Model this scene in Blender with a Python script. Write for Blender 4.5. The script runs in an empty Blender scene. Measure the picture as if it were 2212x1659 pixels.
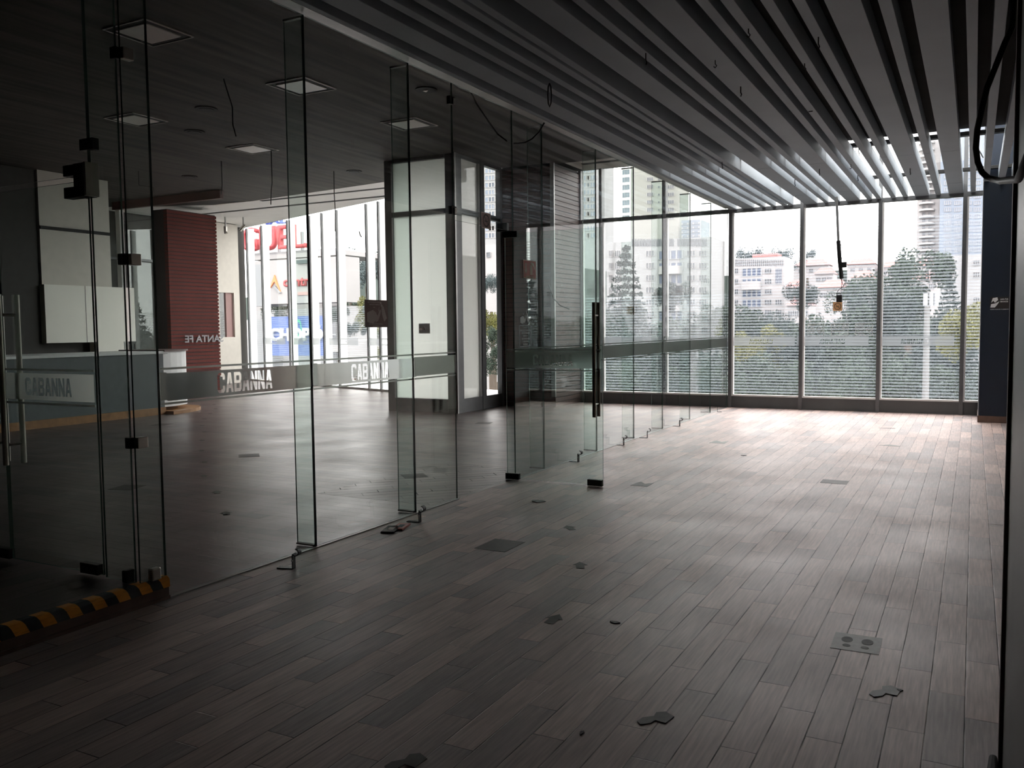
import bpy, bmesh, math, random
from mathutils import Vector, Matrix
random.seed(7)
C = bpy.context.scene.collection
SC = bpy.context.scene
# ------------------------------------------------------------------ camera, sky, exposure
F_PX = 1878.313; EYE = 1.5
R = Matrix(((0.88349621, -0.02055511, 0.46798711), (0.4683147, 0.0617068, -0.88140434), (-0.01076062, 0.99788264, 0.06414398)))
cd = bpy.data.cameras.new('camera'); cd.sensor_width = 36; cd.lens = F_PX / 2212 * 36; cd.clip_end = 2000; cd.clip_start = 0.05
cam = bpy.data.objects.new('camera', cd); C.objects.link(cam)
cam.matrix_world = Matrix.Translation((0, 0, EYE)) @ R.to_4x4()
SC.camera = cam
w = bpy.data.worlds.new('sky'); SC.world = w; w.use_nodes = True
bgn = w.node_tree.nodes['Background']; bgn.inputs[0].default_value = (1.0, 0.955, 0.94, 1); bgn.inputs[1].default_value = 4.6
SC.view_settings.view_transform = 'Standard'; SC.view_settings.look = 'None'
SC.view_settings.exposure = 0.45; SC.view_settings.gamma = 1
SC.cycles.transparent_max_bounces = 40; SC.cycles.max_bounces = 10; SC.cycles.diffuse_bounces = 5; SC.cycles.glossy_bounces = 5
SC.cycles.sample_clamp_indirect = 8
SC.cycles.caustics_reflective = False; SC.cycles.caustics_refractive = False

def at(px, py, Y):                       # a far point seen in a direction, at the distance Y down the room's axis
    d = R @ Vector(((px - 1106) / F_PX, -(py - 829.5) / F_PX, -1)); d *= Y / d.y
    return Vector((d.x, d.y, d.z + EYE))

# ------------------------------------------------------------------ materials
MT = {}
def mat(name, col=(.5, .5, .5), rough=.5, metal=0, spec=.5, noise=0, scale=8, bump=0):
    if name in MT: return MT[name]
    m = bpy.data.materials.new(name); m.use_nodes = True; nt = m.node_tree; b = nt.nodes['Principled BSDF']
    b.inputs['Roughness'].default_value = rough; b.inputs['Metallic'].default_value = metal
    b.inputs['Specular IOR Level'].default_value = spec
    b.inputs['Base Color'].default_value = (*col, 1)
    if noise:
        tc = nt.nodes.new('ShaderNodeTexCoord'); n = nt.nodes.new('ShaderNodeTexNoise'); n.inputs['Scale'].default_value = scale; n.inputs['Detail'].default_value = 5
        nt.links.new(tc.outputs['Object'], n.inputs['Vector'])
        r = nt.nodes.new('ShaderNodeMapRange'); r.inputs[1].default_value = .3; r.inputs[2].default_value = .7; r.inputs[3].default_value = 1 - noise; r.inputs[4].default_value = 1 + noise
        nt.links.new(n.outputs[0], r.inputs[0])
        mx = nt.nodes.new('ShaderNodeVectorMath'); mx.operation = 'SCALE'; mx.inputs[0].default_value = col
        nt.links.new(r.outputs[0], mx.inputs['Scale']); nt.links.new(mx.outputs[0], b.inputs['Base Color'])
    MT[name] = m; return m
class NG:                                # tiny expression helper for node math
    def __init__(s, m): s.nt = m.node_tree
    def new(s, t): return s.nt.nodes.new(t)
    def link(s, a, b): s.nt.links.new(a, b)
    def m(s, op, a, b=None, c=None):
        n = s.new('ShaderNodeMath'); n.operation = op
        for i, v in enumerate((a, b, c)):
            if v is None: continue
            if isinstance(v, (int, float)): n.inputs[i].default_value = v
            else: s.link(v, n.inputs[i])
        return n.outputs[0]
    def xyz(s, rot=0):
        tc = s.new('ShaderNodeTexCoord'); o = tc.outputs['Object']
        if rot:
            mp = s.new('ShaderNodeMapping'); mp.inputs['Rotation'].default_value = (0, 0, rot); s.link(o, mp.inputs[0]); o = mp.outputs[0]
        sp = s.new('ShaderNodeSeparateXYZ'); s.link(o, sp.inputs[0]); return sp.outputs
    def comb(s, x, y, z=0.0):
        n = s.new('ShaderNodeCombineXYZ')
        for i, v in enumerate((x, y, z)):
            if isinstance(v, (int, float)): n.inputs[i].default_value = v
            else: s.link(v, n.inputs[i])
        return n.outputs[0]

def tile_mat(name, rot=0, W=.1285, L=.64, x0=.514, y0=.023, step=.2133, dark=1.0, grout=.9, swap=False, rough=.4, spec=.5, gw=1.0):
    m = bpy.data.materials.new(name); m.use_nodes = True; g = NG(m); b = m.node_tree.nodes['Principled BSDF']
    o = g.xyz(rot); X, Y = (o[1], o[0]) if swap else (o[0], o[1])
    u = g.m('DIVIDE', g.m('ADD', X, x0), W); k = g.m('FLOOR', u); fu = g.m('FRACT', u)
    v = g.m('DIVIDE', g.m('ADD', g.m('SUBTRACT', Y, y0), g.m('MULTIPLY', k, step)), L); j = g.m('FLOOR', v); fv = g.m('FRACT', v)
    eu = g.m('MULTIPLY', g.m('MINIMUM', fu, g.m('SUBTRACT', 1.0, fu)), W); ev = g.m('MULTIPLY', g.m('MINIMUM', fv, g.m('SUBTRACT', 1.0, fv)), L)
    e = g.m('MINIMUM', eu, ev)
    wn = g.new('ShaderNodeTexWhiteNoise'); wn.noise_dimensions = '3D'; g.link(g.comb(k, j, 3.0), wn.inputs[0])
    rnd = g.new('ShaderNodeSeparateColor'); g.link(wn.outputs['Color'], rnd.inputs[0])
    # grain stretched along the plank, different on each plank
    gr = g.new('ShaderNodeTexNoise'); gr.inputs['Scale'].default_value = 1; gr.inputs['Detail'].default_value = 6
    g.link(g.comb(g.m('MULTIPLY', X, 90), g.m('MULTIPLY', Y, 4.5), g.m('MULTIPLY', rnd.outputs[0], 50)), gr.inputs['Vector'])
    cl = g.new('ShaderNodeTexNoise'); cl.inputs['Scale'].default_value = 1; cl.inputs['Detail'].default_value = 4
    g.link(g.comb(g.m('MULTIPLY', X, 9), g.m('MULTIPLY', Y, 3), g.m('MULTIPLY', rnd.outputs[1], 50)), cl.inputs['Vector'])
    ramp = g.new('ShaderNodeValToRGB'); el = ramp.color_ramp.elements
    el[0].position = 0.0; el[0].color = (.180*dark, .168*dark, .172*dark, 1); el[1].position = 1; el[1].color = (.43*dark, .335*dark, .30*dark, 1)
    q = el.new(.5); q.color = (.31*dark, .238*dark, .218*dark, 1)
    s = g.m('ADD', g.m('MULTIPLY', rnd.outputs[2], .75), g.m('MULTIPLY', cl.outputs[0], .5)); g.link(g.m('SUBTRACT', s, .15), ramp.inputs[0])
    f = g.m('MULTIPLY_ADD', gr.outputs[0], 1.1, .45)
    ed = g.new('ShaderNodeMapRange'); ed.inputs[1].default_value = .0012*gw; ed.inputs[2].default_value = .0034*gw; ed.inputs[3].default_value = 1 - grout; ed.inputs[4].default_value = 1; g.link(e, ed.inputs[0])
    # irregular dirt in the joints
    dn = g.new('ShaderNodeTexNoise'); dn.inputs['Scale'].default_value = 3; g.link(g.comb(X, Y), dn.inputs['Vector'])
    dm = g.new('ShaderNodeMapRange'); dm.inputs[1].default_value = .42; dm.inputs[2].default_value = .6; dm.inputs[3].default_value = .45; dm.inputs[4].default_value = 1; g.link(dn.outputs[0], dm.inputs[0])
    edge = g.m('SUBTRACT', 1.0, g.m('MULTIPLY', g.m('SUBTRACT', 1.0, ed.outputs[0]), dm.outputs[0]))
    tot = g.m('MULTIPLY', f, edge)
    sc = g.new('ShaderNodeVectorMath'); sc.operation = 'SCALE'; g.link(ramp.outputs[0], sc.inputs[0]); g.link(tot, sc.inputs['Scale'])
    g.link(sc.outputs[0], b.inputs['Base Color'])
    dust = g.new('ShaderNodeTexNoise'); dust.inputs['Scale'].default_value = 1.3; dust.inputs['Detail'].default_value = 6; g.link(g.comb(X, Y), dust.inputs['Vector'])
    g.link(g.m('ADD', g.m('MULTIPLY', dust.outputs[0], .25), rough - .12), b.inputs['Roughness'])
    g.link(g.m('MULTIPLY', edge, spec), b.inputs['Specular IOR Level']); b.inputs['Specular Tint'].default_value = (1, .85, .81, 1)
    bp = g.new('ShaderNodeBump'); bp.inputs['Strength'].default_value = .4; bp.inputs['Distance'].default_value = .004
    g.link(g.m('ADD', g.m('MULTIPLY', gr.outputs[0], .35), ed.outputs[0]), bp.inputs['Height']); g.link(bp.outputs[0], b.inputs['Normal'])
    MT[name] = m; return m
def glass_mat(name, tint=(.972, .986, .978), f0=.04, film=None):
    """clear pane; film = (pitch, duty, zmin, zmax, amount) prints a pattern of frosted lines"""
    m = bpy.data.materials.new(name); m.use_nodes = True; g = NG(m); nt = m.node_tree
    nt.nodes.remove(nt.nodes['Principled BSDF']); out = nt.nodes['Material Output']
    lw = g.new('ShaderNodeLayerWeight'); lw.inputs[0].default_value = .5
    fac = g.m('MULTIPLY_ADD', g.m('POWER', lw.outputs['Facing'], 5.0), 1 - f0, f0)
    fac = g.m('MULTIPLY', fac, .9)
    tr = g.new('ShaderNodeBsdfTransparent'); tr.inputs[0].default_value = (*tint, 1)
    gl = g.new('ShaderNodeBsdfGlossy'); gl.inputs['Roughness'].default_value = 0.0; gl.inputs[0].default_value = (1, 1, 1, 1)
    base = tr.outputs[0]
    if film:
        p, duty, z0, z1, am = film
        o = g.xyz(); fr = g.m('FRACT', g.m('DIVIDE', o[2], p))
        st = g.m('MULTIPLY', g.m('LESS_THAN', fr, duty), g.m('MULTIPLY', g.m('GREATER_THAN', o[2], z0), g.m('LESS_THAN', o[2], z1)))
        tl = g.new('ShaderNodeBsdfTranslucent'); tl.inputs[0].default_value = (.44, .49, .54, 1)
        mf = g.new('ShaderNodeMixShader'); g.link(g.m('MULTIPLY', st, am), mf.inputs[0]); g.link(tr.outputs[0], mf.inputs[1]); g.link(tl.outputs[0], mf.inputs[2]); base = mf.outputs[0]
    mx = g.new('ShaderNodeMixShader'); g.link(fac, mx.inputs[0]); g.link(base, mx.inputs[1]); g.link(gl.outputs[0], mx.inputs[2]); g.link(mx.outputs[0], out.inputs[0])
    MT[name] = m; return m
def film_mat(name, col=(.6, .6, .58), clear=.15, trans=.5, fwd=0.0):
    m = bpy.data.materials.new(name); m.use_nodes = True; g = NG(m); nt = m.node_tree
    nt.nodes.remove(nt.nodes['Principled BSDF']); out = nt.nodes['Material Output']
    d = g.new('ShaderNodeBsdfDiffuse'); d.inputs[0].default_value = (*col, 1); t = g.new('ShaderNodeBsdfTranslucent'); t.inputs[0].default_value = (*col, 1)
    c = g.new('ShaderNodeBsdfTransparent')
    n = g.new('ShaderNodeTexNoise'); n.inputs['Scale'].default_value = 6
    a = g.new('ShaderNodeMixShader'); a.inputs[0].default_value = trans; g.link(d.outputs[0], a.inputs[1]); g.link(t.outputs[0], a.inputs[2])
    if fwd:       # etched film: light goes on forward, softly spread
        r = g.new('ShaderNodeBsdfRefraction'); r.inputs['IOR'].default_value = 1.12; r.inputs['Roughness'].default_value = .5; r.inputs[0].default_value = (.58, .60, .575, 1)
        f = g.new('ShaderNodeMixShader'); f.inputs[0].default_value = fwd; g.link(a.outputs[0], f.inputs[1]); g.link(r.outputs[0], f.inputs[2]); a = f
    b = g.new('ShaderNodeMixShader'); g.link(g.m('MULTIPLY_ADD', n.outputs[0], .06, clear - .03), b.inputs[0]); g.link(a.outputs[0], b.inputs[1]); g.link(c.outputs[0], b.inputs[2]); g.link(b.outputs[0], out.inputs[0])
    MT[name] = m; return m

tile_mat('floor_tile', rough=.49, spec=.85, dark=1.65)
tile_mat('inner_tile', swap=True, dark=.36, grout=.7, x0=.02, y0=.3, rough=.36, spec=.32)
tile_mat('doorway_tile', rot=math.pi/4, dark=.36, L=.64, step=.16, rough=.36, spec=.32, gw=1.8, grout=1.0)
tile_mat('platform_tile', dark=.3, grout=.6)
glass_mat('clear_glass'); glass_mat('green_glass', tint=(.90, .95, .93), f0=.045)
glass_mat('window_glass', tint=(.985, .99, .99), film=(.054, .62, .26, 3.3, .17))
glass_mat('window_glass_low_film', tint=(.985, .99, .99), film=(.054, .62, .26, 2.1, .15))
mat('glass_edge', (.10, .17, .145), .25, spec=.6)
film_mat('frosted_band', (.60, .62, .59), .02, .5, fwd=.90); film_mat('window_band', (.26, .275, .285), .35, .8); film_mat('back_painted', (.90, .91, .89), .045, .85); film_mat('back_painted_brightened', (.90, .90, .88), .21, .85)  # side copy of the white panel made clearer to brighten that dim face
mat('aluminium', (.42, .42, .41), .38, .55, noise=.05); mat('dark_aluminium', (.16, .165, .17), .45, .3, noise=.08)
mat('sill_white', (.85, .85, .83), .5, noise=.04); mat('kick', (.12, .125, .125), .5, noise=.1, scale=3)
mat('slat_paint', (.29, .33, .37), .55, noise=.06, scale=2); mat('plenum', (.02, .019, .018), .9, noise=.2)
mat('brown_panel', (.085, .043, .038), .5, noise=.15, scale=2); mat('red_panel', (.115, .028, .024), .85, spec=.15, noise=.15, scale=2)
mat('navy', (.002, .010, .026), .5, noise=.1); mat('white_wall', (.93, .90, .83), .6, noise=.04, scale=1.5)
mat('beige_wall', (.62, .58, .52), .6, noise=.04); mat('soffit', (.78, .75, .73), .7, noise=.04, scale=2)
mat('black_metal', (.012, .012, .012), .45, .2, noise=.1); mat('black', (.008, .008, .009), .7, noise=.1)
mat('dark_wall', (.030, .027, .024), .7, noise=.15); mat('steel', (.50, .47, .43), .28, .95, noise=.05)
mat('bronze', (.16, .12, .095), .35, .6, noise=.1); mat('step_wood', (.14, .085, .065), .6, noise=.2)
mat('yellow', (.80, .33, .015), .5, noise=.1); mat('sticker_brown', (.34, .20, .19), .5, noise=.05); mat('sticker_pale', (.80, .68, .66), .6, noise=.05)
mat('sticker_red', (.52, .06, .04), .5, noise=.05); mat('sticker_cream', (.75, .60, .48), .6, noise=.05); mat('sticker_orange', (.75, .42, .20), .6, noise=.05)
mat('sticker_rose', (.42, .26, .25), .6, noise=.05); mat('white_vinyl', (.78, .80, .82), .5, noise=.03); mat('ink', (.02, .016, .016), .6, noise=.1)
mat('floor_mark', (.085, .075, .07), .55, spec=.3, noise=.2, scale=30); mat('floor_mark_pale', (.21, .225, .195), .5, spec=.45, noise=.15, scale=30); mat('floor_mark_dark', (.10, .11, .10), .6, spec=.2, noise=.2, scale=30)
mat('light_cover', (.85, .78, .76), .4, noise=.03); mat('counter_panel', (.075, .095, .10), .45, noise=.1); mat('counter_white', (.78, .80, .80), .4, noise=.04)
mat('oak', (.30, .15, .055), .5, noise=.2); mat('panel_grey', (.24, .25, .24), .45, .3, noise=.06, scale=3)
mat('letter_blue', (.07, .12, .45), .5, noise=.05); mat('letter_red', (.42, .05, .06), .5, noise=.05); mat('sign_blue', (0.038, 0.091, 0.319), .5, noise=.08, scale=1); mat('letter_green', (.05, .45, .25), .5, noise=.05)
mat('letter_orange', (.85, .25, .10), .5, noise=.05); mat('grey_panel', (0.266, 0.274, 0.289), .6, noise=.05)
mat('render_white', (0.350, 0.334, 0.338), .8, noise=.05, scale=.2); mat('render_grey', (0.281, 0.281, 0.289), .8, noise=.05, scale=.2); mat('tower_beige', (0.274, 0.274, 0.255), .8, noise=.04, scale=.1)
mat('tower_blue', (0.167, 0.198, 0.251), .5, noise=.12, scale=.1); mat('window_dark', (0.091, 0.099, 0.114), .2, noise=.2, scale=.3); mat('window_blue', (0.084, 0.106, 0.167), .2, noise=.25, scale=.3); mat('roof_red', (0.258, 0.129, 0.122), .8, noise=.15, scale=.3)
mat('foliage_a', (0.027, 0.044, 0.029), .8, noise=.45, scale=1.2); mat('foliage_b', (0.020, 0.033, 0.030), .8, noise=.4, scale=1.2); mat('foliage_c', (0.114, 0.114, 0.027), .8, noise=.3, scale=1.5); mat('foliage_hazed', (0.080, 0.106, 0.110), .9, noise=.25, scale=.4)  # distant foliage paled and blued: haze put into its colour
mat('bark', (.09, .07, .055), .9, noise=.3); mat('ground', (0.027, 0.038, 0.030), .95, noise=.3, scale=.05); mat('hill', (0.065, 0.084, 0.076), .95, noise=.4, scale=.15); mat('concrete', (.12, .12, .118), .8, noise=.06)  # hill colour lightened to stand in for aerial haze
mat('mall_dark', (.012, .016, .026), .4, noise=.2, scale=.5); mat('mall_teal', (.022, .038, .045), .3, noise=.2, scale=.5); mat('mall_red', (.07, .016, .016), .5, noise=.2, scale=.5)
m = mat('ceiling_wood', (.022, .019, .017), .75)   # dark boards running down the room
g = NG(m); o = g.xyz(); n = g.new('ShaderNodeTexNoise'); n.inputs['Scale'].default_value = 1; n.inputs['Detail'].default_value = 5
g.link(g.comb(g.m('MULTIPLY', o[0], 7), g.m('MULTIPLY', o[1], .45)), n.inputs['Vector'])
rp = g.new('ShaderNodeValToRGB'); rp.color_ramp.elements[0].position = .35; rp.color_ramp.elements[0].color = (.018, .016, .015, 1); rp.color_ramp.elements[1].position = .7; rp.color_ramp.elements[1].color = (.075, .064, .055, 1)
g.link(n.outputs[0], rp.inputs[0]); g.link(rp.outputs[0], m.node_tree.nodes['Principled BSDF'].inputs['Base Color'])
m = mat('hazard', (.02, .02, .02), .5); g = NG(m); o = g.xyz()
fr = g.m('FRACT', g.m('DIVIDE', g.m('ADD', g.m('SUBTRACT', o[1], 3.345 - 1.42), g.m('MULTIPLY', g.m('SUBTRACT', o[2], .13), .45)), .142))
n = g.new('ShaderNodeTexNoise'); n.inputs['Scale'].default_value = 60
ch = g.m('MULTIPLY', g.m('GREATER_THAN', fr, .5), g.m('GREATER_THAN', n.outputs[0], .33))
cm = g.new('ShaderNodeMix'); cm.data_type = 'RGBA'; cm.inputs[6].default_value = (.012, .012, .012, 1); cm.inputs[7].default_value = (.80, .30, .012, 1); g.link(ch, cm.inputs[0]); g.link(cm.outputs[2], m.node_tree.nodes['Principled BSDF'].inputs['Base Color'])

# ------------------------------------------------------------------ mesh helpers
class MB:
    def __init__(s): s.v = []; s.f = []; s.mi = []
    def box(s, x0, x1, y0, y1, z0, z1, mi=0, M=None):
        n = len(s.v); P = [Vector((x, y, z)) for z in (z0, z1) for y in (y0, y1) for x in (x0, x1)]
        if M: P = [M @ p for p in P]
        s.v += P; s.f += [[n+i for i in q] for q in ((0, 2, 3, 1), (4, 5, 7, 6), (0, 1, 5, 4), (2, 6, 7, 3), (0, 4, 6, 2), (1, 3, 7, 5))]
        s.mi += [mi]*6 if isinstance(mi, int) else mi; return s
    def prism(s, pts, z0, z1, mi=0, M=None):      # pts in xy, extruded in z
        n = len(s.v); k = len(pts); P = [Vector((x, y, z)) for z in (z0, z1) for x, y in pts]
        if M: P = [M @ p for p in P]
        s.v += P; s.f += [[n+i for i in reversed(range(k))], [n+k+i for i in range(k)]] + [[n+i, n+(i+1) % k, n+k+(i+1) % k, n+k+i] for i in range(k)]
        s.mi += [mi]*(k+2); return s
    def cyl(s, c, r, z0, z1, n=16, mi=0, M=None, r2=None):
        r2 = r if r2 is None else r2
        a = [(math.cos(2*math.pi*i/n), math.sin(2*math.pi*i/n)) for i in range(n)]; k = len(s.v)
        P = [Vector((c[0]+r*x, c[1]+r*y, z0)) for x, y in a] + [Vector((c[0]+r2*x, c[1]+r2*y, z1)) for x, y in a]
        if M: P = [M @ p for p in P]
        s.v += P; s.f += [[k+i for i in reversed(range(n))], [k+n+i for i in range(n)]] + [[k+i, k+(i+1) % n, k+n+(i+1) % n, k+n+i] for i in range(n)]; s.mi += [mi]*(n+2); return s
    def tube(s, pts, r, n=8, mi=0):
        pts = [Vector(p) for p in pts]; rings = []
        for i, p in enumerate(pts):
            t = (pts[min(i+1, len(pts)-1)] - pts[max(i-1, 0)]).normalized(); a = t.orthogonal().normalized() if i == 0 else (a - t*a.dot(t)).normalized(); b = t.cross(a)
            rr = r if isinstance(r, (int, float)) else r[i]
            rings.append(len(s.v)); s.v += [p + (a*math.cos(2*math.pi*j/n) + b*math.sin(2*math.pi*j/n))*rr for j in range(n)]
        for q in range(len(pts)-1):
            for j in range(n): s.f.append([rings[q]+j, rings[q]+(j+1) % n, rings[q+1]+(j+1) % n, rings[q+1]+j]); s.mi.append(mi)
        s.f.append([rings[0]+j for j in reversed(range(n))]); s.f.append([rings[-1]+j for j in range(n)]); s.mi += [mi, mi]; return s
    def build(s, name, mats, parent=None, bevel=0, smooth=False, org=None):
        me = bpy.data.meshes.new(name); V = s.v
        if org is not None: V = [p - Vector(org) for p in V]
        me.from_pydata([tuple(p) for p in V], [], s.f)
        for q in (mats if isinstance(mats, (list, tuple)) else [mats]): me.materials.append(MT[q])
        me.polygons.foreach_set('material_index', s.mi)
        if smooth: me.polygons.foreach_set('use_smooth', [True]*len(me.polygons))
        me.update(); o = bpy.data.objects.new(name, me); C.objects.link(o)
        if org is not None: o.location = org
        if parent is not None: o.parent = parent
        if bevel:
            b = o.modifiers.new('bevel', 'BEVEL'); b.width = bevel; b.segments = 2; b.limit_method = 'ANGLE'
        return o
def tag(o, label=None, cat=None, group=None, kind=None):
    if label: o['label'] = label
    if cat: o['category'] = cat
    if group: o['group'] = group
    if kind: o['kind'] = kind
    return o
def root(name, loc=(0, 0, 0), label=None, cat=None, group=None, kind=None, rz=0):
    o = bpy.data.objects.new(name, None); C.objects.link(o); o.location = loc; o.rotation_euler = (0, 0, rz); return tag(o, label, cat, group, kind)
def box(name, b, mats, parent=None, bevel=0, org=None, M=None): return MB().box(*b, M=M).build(name, mats, parent, bevel, org=org)
def struct(o, label=None): return tag(o, label, None, None, 'structure')
def copy_tree(o, parent=None):
    c = o.copy(); C.objects.link(c); c.parent = parent
    for ch in [x for x in o.children]: copy_tree(ch, c)
    return c
# text in the XZ plane facing -Y, centred, fitted to w x h
def text_obj(txt, w_, h_, bold=.012, depth=0.0, cut=None):
    cu = bpy.data.curves.new('t', 'FONT'); cu.body = txt; cu.size = 1; cu.align_x = 'CENTER'; cu.offset = bold; cu.space_line = .9
    o = bpy.data.objects.new('t', cu); C.objects.link(o); bpy.context.view_layer.update()
    xs = [c[0] for c in o.bound_box]; ys = [c[1] for c in o.bound_box]
    if cut is None:
        me = bpy.data.meshes.new_from_object(o.evaluated_get(bpy.context.evaluated_depsgraph_get())); bpy.data.objects.remove(o)
        sx = w_/(max(xs)-min(xs)); sy = h_/(max(ys)-min(ys)); cx = (max(xs)+min(xs))/2; cy = (max(ys)+min(ys))/2
        bm = bmesh.new(); bm.from_mesh(me)
        for v in bm.verts: v.co = Vector(((v.co.x-cx)*sx, 0, (v.co.y-cy)*sy))
        if depth:
            r = bmesh.ops.extrude_face_region(bm, geom=bm.faces[:]); bmesh.ops.translate(bm, verts=[e for e in r['geom'] if isinstance(e, bmesh.types.BMVert)], vec=(0, -depth, 0))
            bmesh.ops.recalc_face_normals(bm, faces=bm.faces[:])
        bm.to_mesh(me); bm.free(); me.materials.clear(); return me
    bpy.data.objects.remove(o); bw, bh = cut                      # a rectangle with block letters cut out of it
    GL_ = {'C': [[(0, .2), (.2, 0), (.8, 0), (1, .2), (1, .55), (.7, .55), (.7, .3), (.3, .3), (.3, 1.3), (.7, 1.3), (.7, 1.05), (1, 1.05), (1, 1.4), (.8, 1.6), (.2, 1.6), (0, 1.4)]],
           'A': [[(0, 0), (.3, 0), (.36, .33), (.64, .33), (.7, 0), (1, 0), (.7, 1.6), (.3, 1.6)], [(.41, .6), (.59, .6), (.5, 1.18)]],
           'B': [[(0, 0), (.8, 0), (1, .2), (1, .65), (.88, .8), (1, .95), (1, 1.4), (.8, 1.6), (0, 1.6)], [(.3, .28), (.7, .28), (.7, .66), (.3, .66)], [(.3, .94), (.7, .94), (.7, 1.32), (.3, 1.32)]],
           'N': [[(0, 0), (.29, 0), (.29, .9), (.68, 0), (1, 0), (1, 1.6), (.71, 1.6), (.71, .7), (.32, 1.6), (0, 1.6)]]}
    cu = bpy.data.curves.new('w', 'CURVE'); cu.dimensions = '2D'; cu.fill_mode = 'BOTH'; tot = len(txt)*1.12 - .12
    L_ = [[(-bw/2, -bh/2), (bw/2, -bh/2), (bw/2, bh/2), (-bw/2, bh/2)]]
    for k, ch in enumerate(txt):
        L_ += [[((x + k*1.12)/tot*w_ - w_/2, (z/1.6 - .5)*h_) for x, z in P] for P in GL_[ch]]
    for P in L_:
        sp = cu.splines.new('POLY'); sp.points.add(len(P)-1); sp.use_cyclic_u = True
        for p, (a, b) in zip(sp.points, P): p.co = (a, b, 0, 1)
    o = bpy.data.objects.new('w', cu); C.objects.link(o); bpy.context.view_layer.update()
    me = bpy.data.meshes.new_from_object(o.evaluated_get(bpy.context.evaluated_depsgraph_get())); bpy.data.objects.remove(o)
    for v in me.vertices: v.co = Vector((v.co.x, 0, v.co.y))
    me.materials.clear(); return me
def place(me, name, m_, M, parent=None):
    o = bpy.data.objects.new(name, me); C.objects.link(o)
    if not me.materials: me.materials.append(MT[m_])
    elif me.materials[0] != MT[m_]: o.data = me.copy(); o.data.materials.clear(); o.data.materials.append(MT[m_])
    o.matrix_world = M
    if parent is not None:
        o.parent = parent; o.matrix_parent_inverse = Matrix(); o.matrix_basis = Matrix.Translation(parent.location).inverted() @ M if not parent.rotation_euler.z else M
    return o
def T(x, y, z): return Matrix.Translation((x, y, z))
RX = Matrix.Rotation(math.pi/2, 4, 'Z')        # turns an XZ card to face +X
def face_px(x, y, z): return T(x, y, z) @ RX   # reads correctly when seen from +X
MIR = Matrix.Scale(-1, 4, (1, 0, 0))

# ------------------------------------------------------------------ shell
PX = -4.0; WY = 16.06; H = 4.6; HS = 3.6
def facy(x): return 17.03 - .3606*(x + 12.3)
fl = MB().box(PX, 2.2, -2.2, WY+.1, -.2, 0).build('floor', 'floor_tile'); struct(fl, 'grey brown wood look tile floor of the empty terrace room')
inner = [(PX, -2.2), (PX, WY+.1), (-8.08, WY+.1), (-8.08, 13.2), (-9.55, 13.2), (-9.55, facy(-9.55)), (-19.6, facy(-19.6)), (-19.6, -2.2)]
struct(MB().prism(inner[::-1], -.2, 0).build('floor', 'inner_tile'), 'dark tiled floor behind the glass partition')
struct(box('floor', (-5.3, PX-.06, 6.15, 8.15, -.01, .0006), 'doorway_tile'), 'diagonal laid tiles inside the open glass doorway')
struct(MB().prism(inner[::-1], H, H+.25).build('ceiling', 'plenum'))
struct(box('ceiling', (PX+.06, .62, -2.2, 11.7, 3.80, 3.88), 'plenum'), 'black plenum right above the slats'); struct(box('ceiling', (PX+.05, 2.2, -2.2, 11.7, H, H+.25), 'plenum')); struct(box('ceiling', (PX+.06, .62, 11.7, 11.78, 3.80, H+.02), 'plenum'))
sk = root('window_12', label='skylight over the far end of the slatted ceiling', kind='structure')
MB().box(PX, .9, 11.7, WY+.1, H+.1, H+.112).build('pane', 'clear_glass', sk)
# dark boarded ceiling and the pale soffit beyond it
yb = lambda x: 14.93 - .13*(x + 10.8)
cw = [(PX-.06, -2.1), (PX-.06, 15.0), (-8.05, 15.0), (-8.05, 14.4), (-10.2, yb(-10.2)), (-15.2, yb(-15.2)), (-16.6, 14.2), (-18.2, 12.9), (-19.4, 10.6), (-19.4, -2.1)]
struct(MB().prism(cw[::-1], H-.04, H).build('ceiling', 'ceiling_wood'), 'dark streaked board ceiling over the inner room')
so = [(-9.62, 14.95), (-9.62, facy(-9.62)-.1), (-19.4, facy(-19.4)-.1), (-19.4, 14.4), (-16.5, 15.6), (-15.2, yb(-15.2)+.1), (-10.2, yb(-10.2)+.1)]
struct(MB().prism(so[::-1], H-.02, H-.001).build('ceiling', 'soffit'), 'pale plaster soffit strip along the far left glazing')
struct(box('ceiling', (-6.85, PX-.06, 15.1, WY-.05, H-.02, H-.001), 'soffit'), 'pale soffit strip above the inner windows')
struct(box('trim_1', (-15.0, -10.9, 15.62, 15.72, H-.03, H-.02), 'black', M=Matrix.Rotation(0, 4, 'Z')), 'black linear slot in the pale soffit')
struct(box('trim_2', (-19, -11.8, 16.55, 16.67, H-.03, H-.02), 'black'), 'second black linear slot nearer the left glazing')
struct(box('trim_3', (-6.6, -4.3, 15.3, 15.42, H-.03, H-.02), 'black'), 'black linear slot above the inner windows')
struct(box('wall_back', (-19.6, 2.2, -2.4, -2.2, 0, H+.2), 'dark_wall')); struct(box('wall_left', (-19.8, -19.6, -2.2, 19.7, 0, H+.2), 'dark_wall'))
struct(box('wall_right', (.62, .8, -2.2, WY, 0, H), 'white_wall'))
struct(box('trim_4', (PX-.05, PX+.05, -2.2, WY-.1, HS+.1, H), 'dark_wall'), 'dark bulkhead above the glass partition')
mo = MB().box(PX-.03, PX+.10, -2, WY-.12, HS+.02, HS+.10).box(PX+.04, PX+.11, -2, WY-.12, HS, HS+.03)
struct(mo.build('trim_5', 'aluminium'), 'grey metal top rail over the glass partition')
struct(box('trim_6', (PX-.012, PX+.022, 3.34, 6.48, 0, .006), 'aluminium'), 'thin metal floor channel under the glass partition')
struct(box('trim_7', (PX-.012, PX+.022, 7.6, WY-.12, 0, .006), 'aluminium'), 'thin metal floor channel under the far glass partition')

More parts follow.
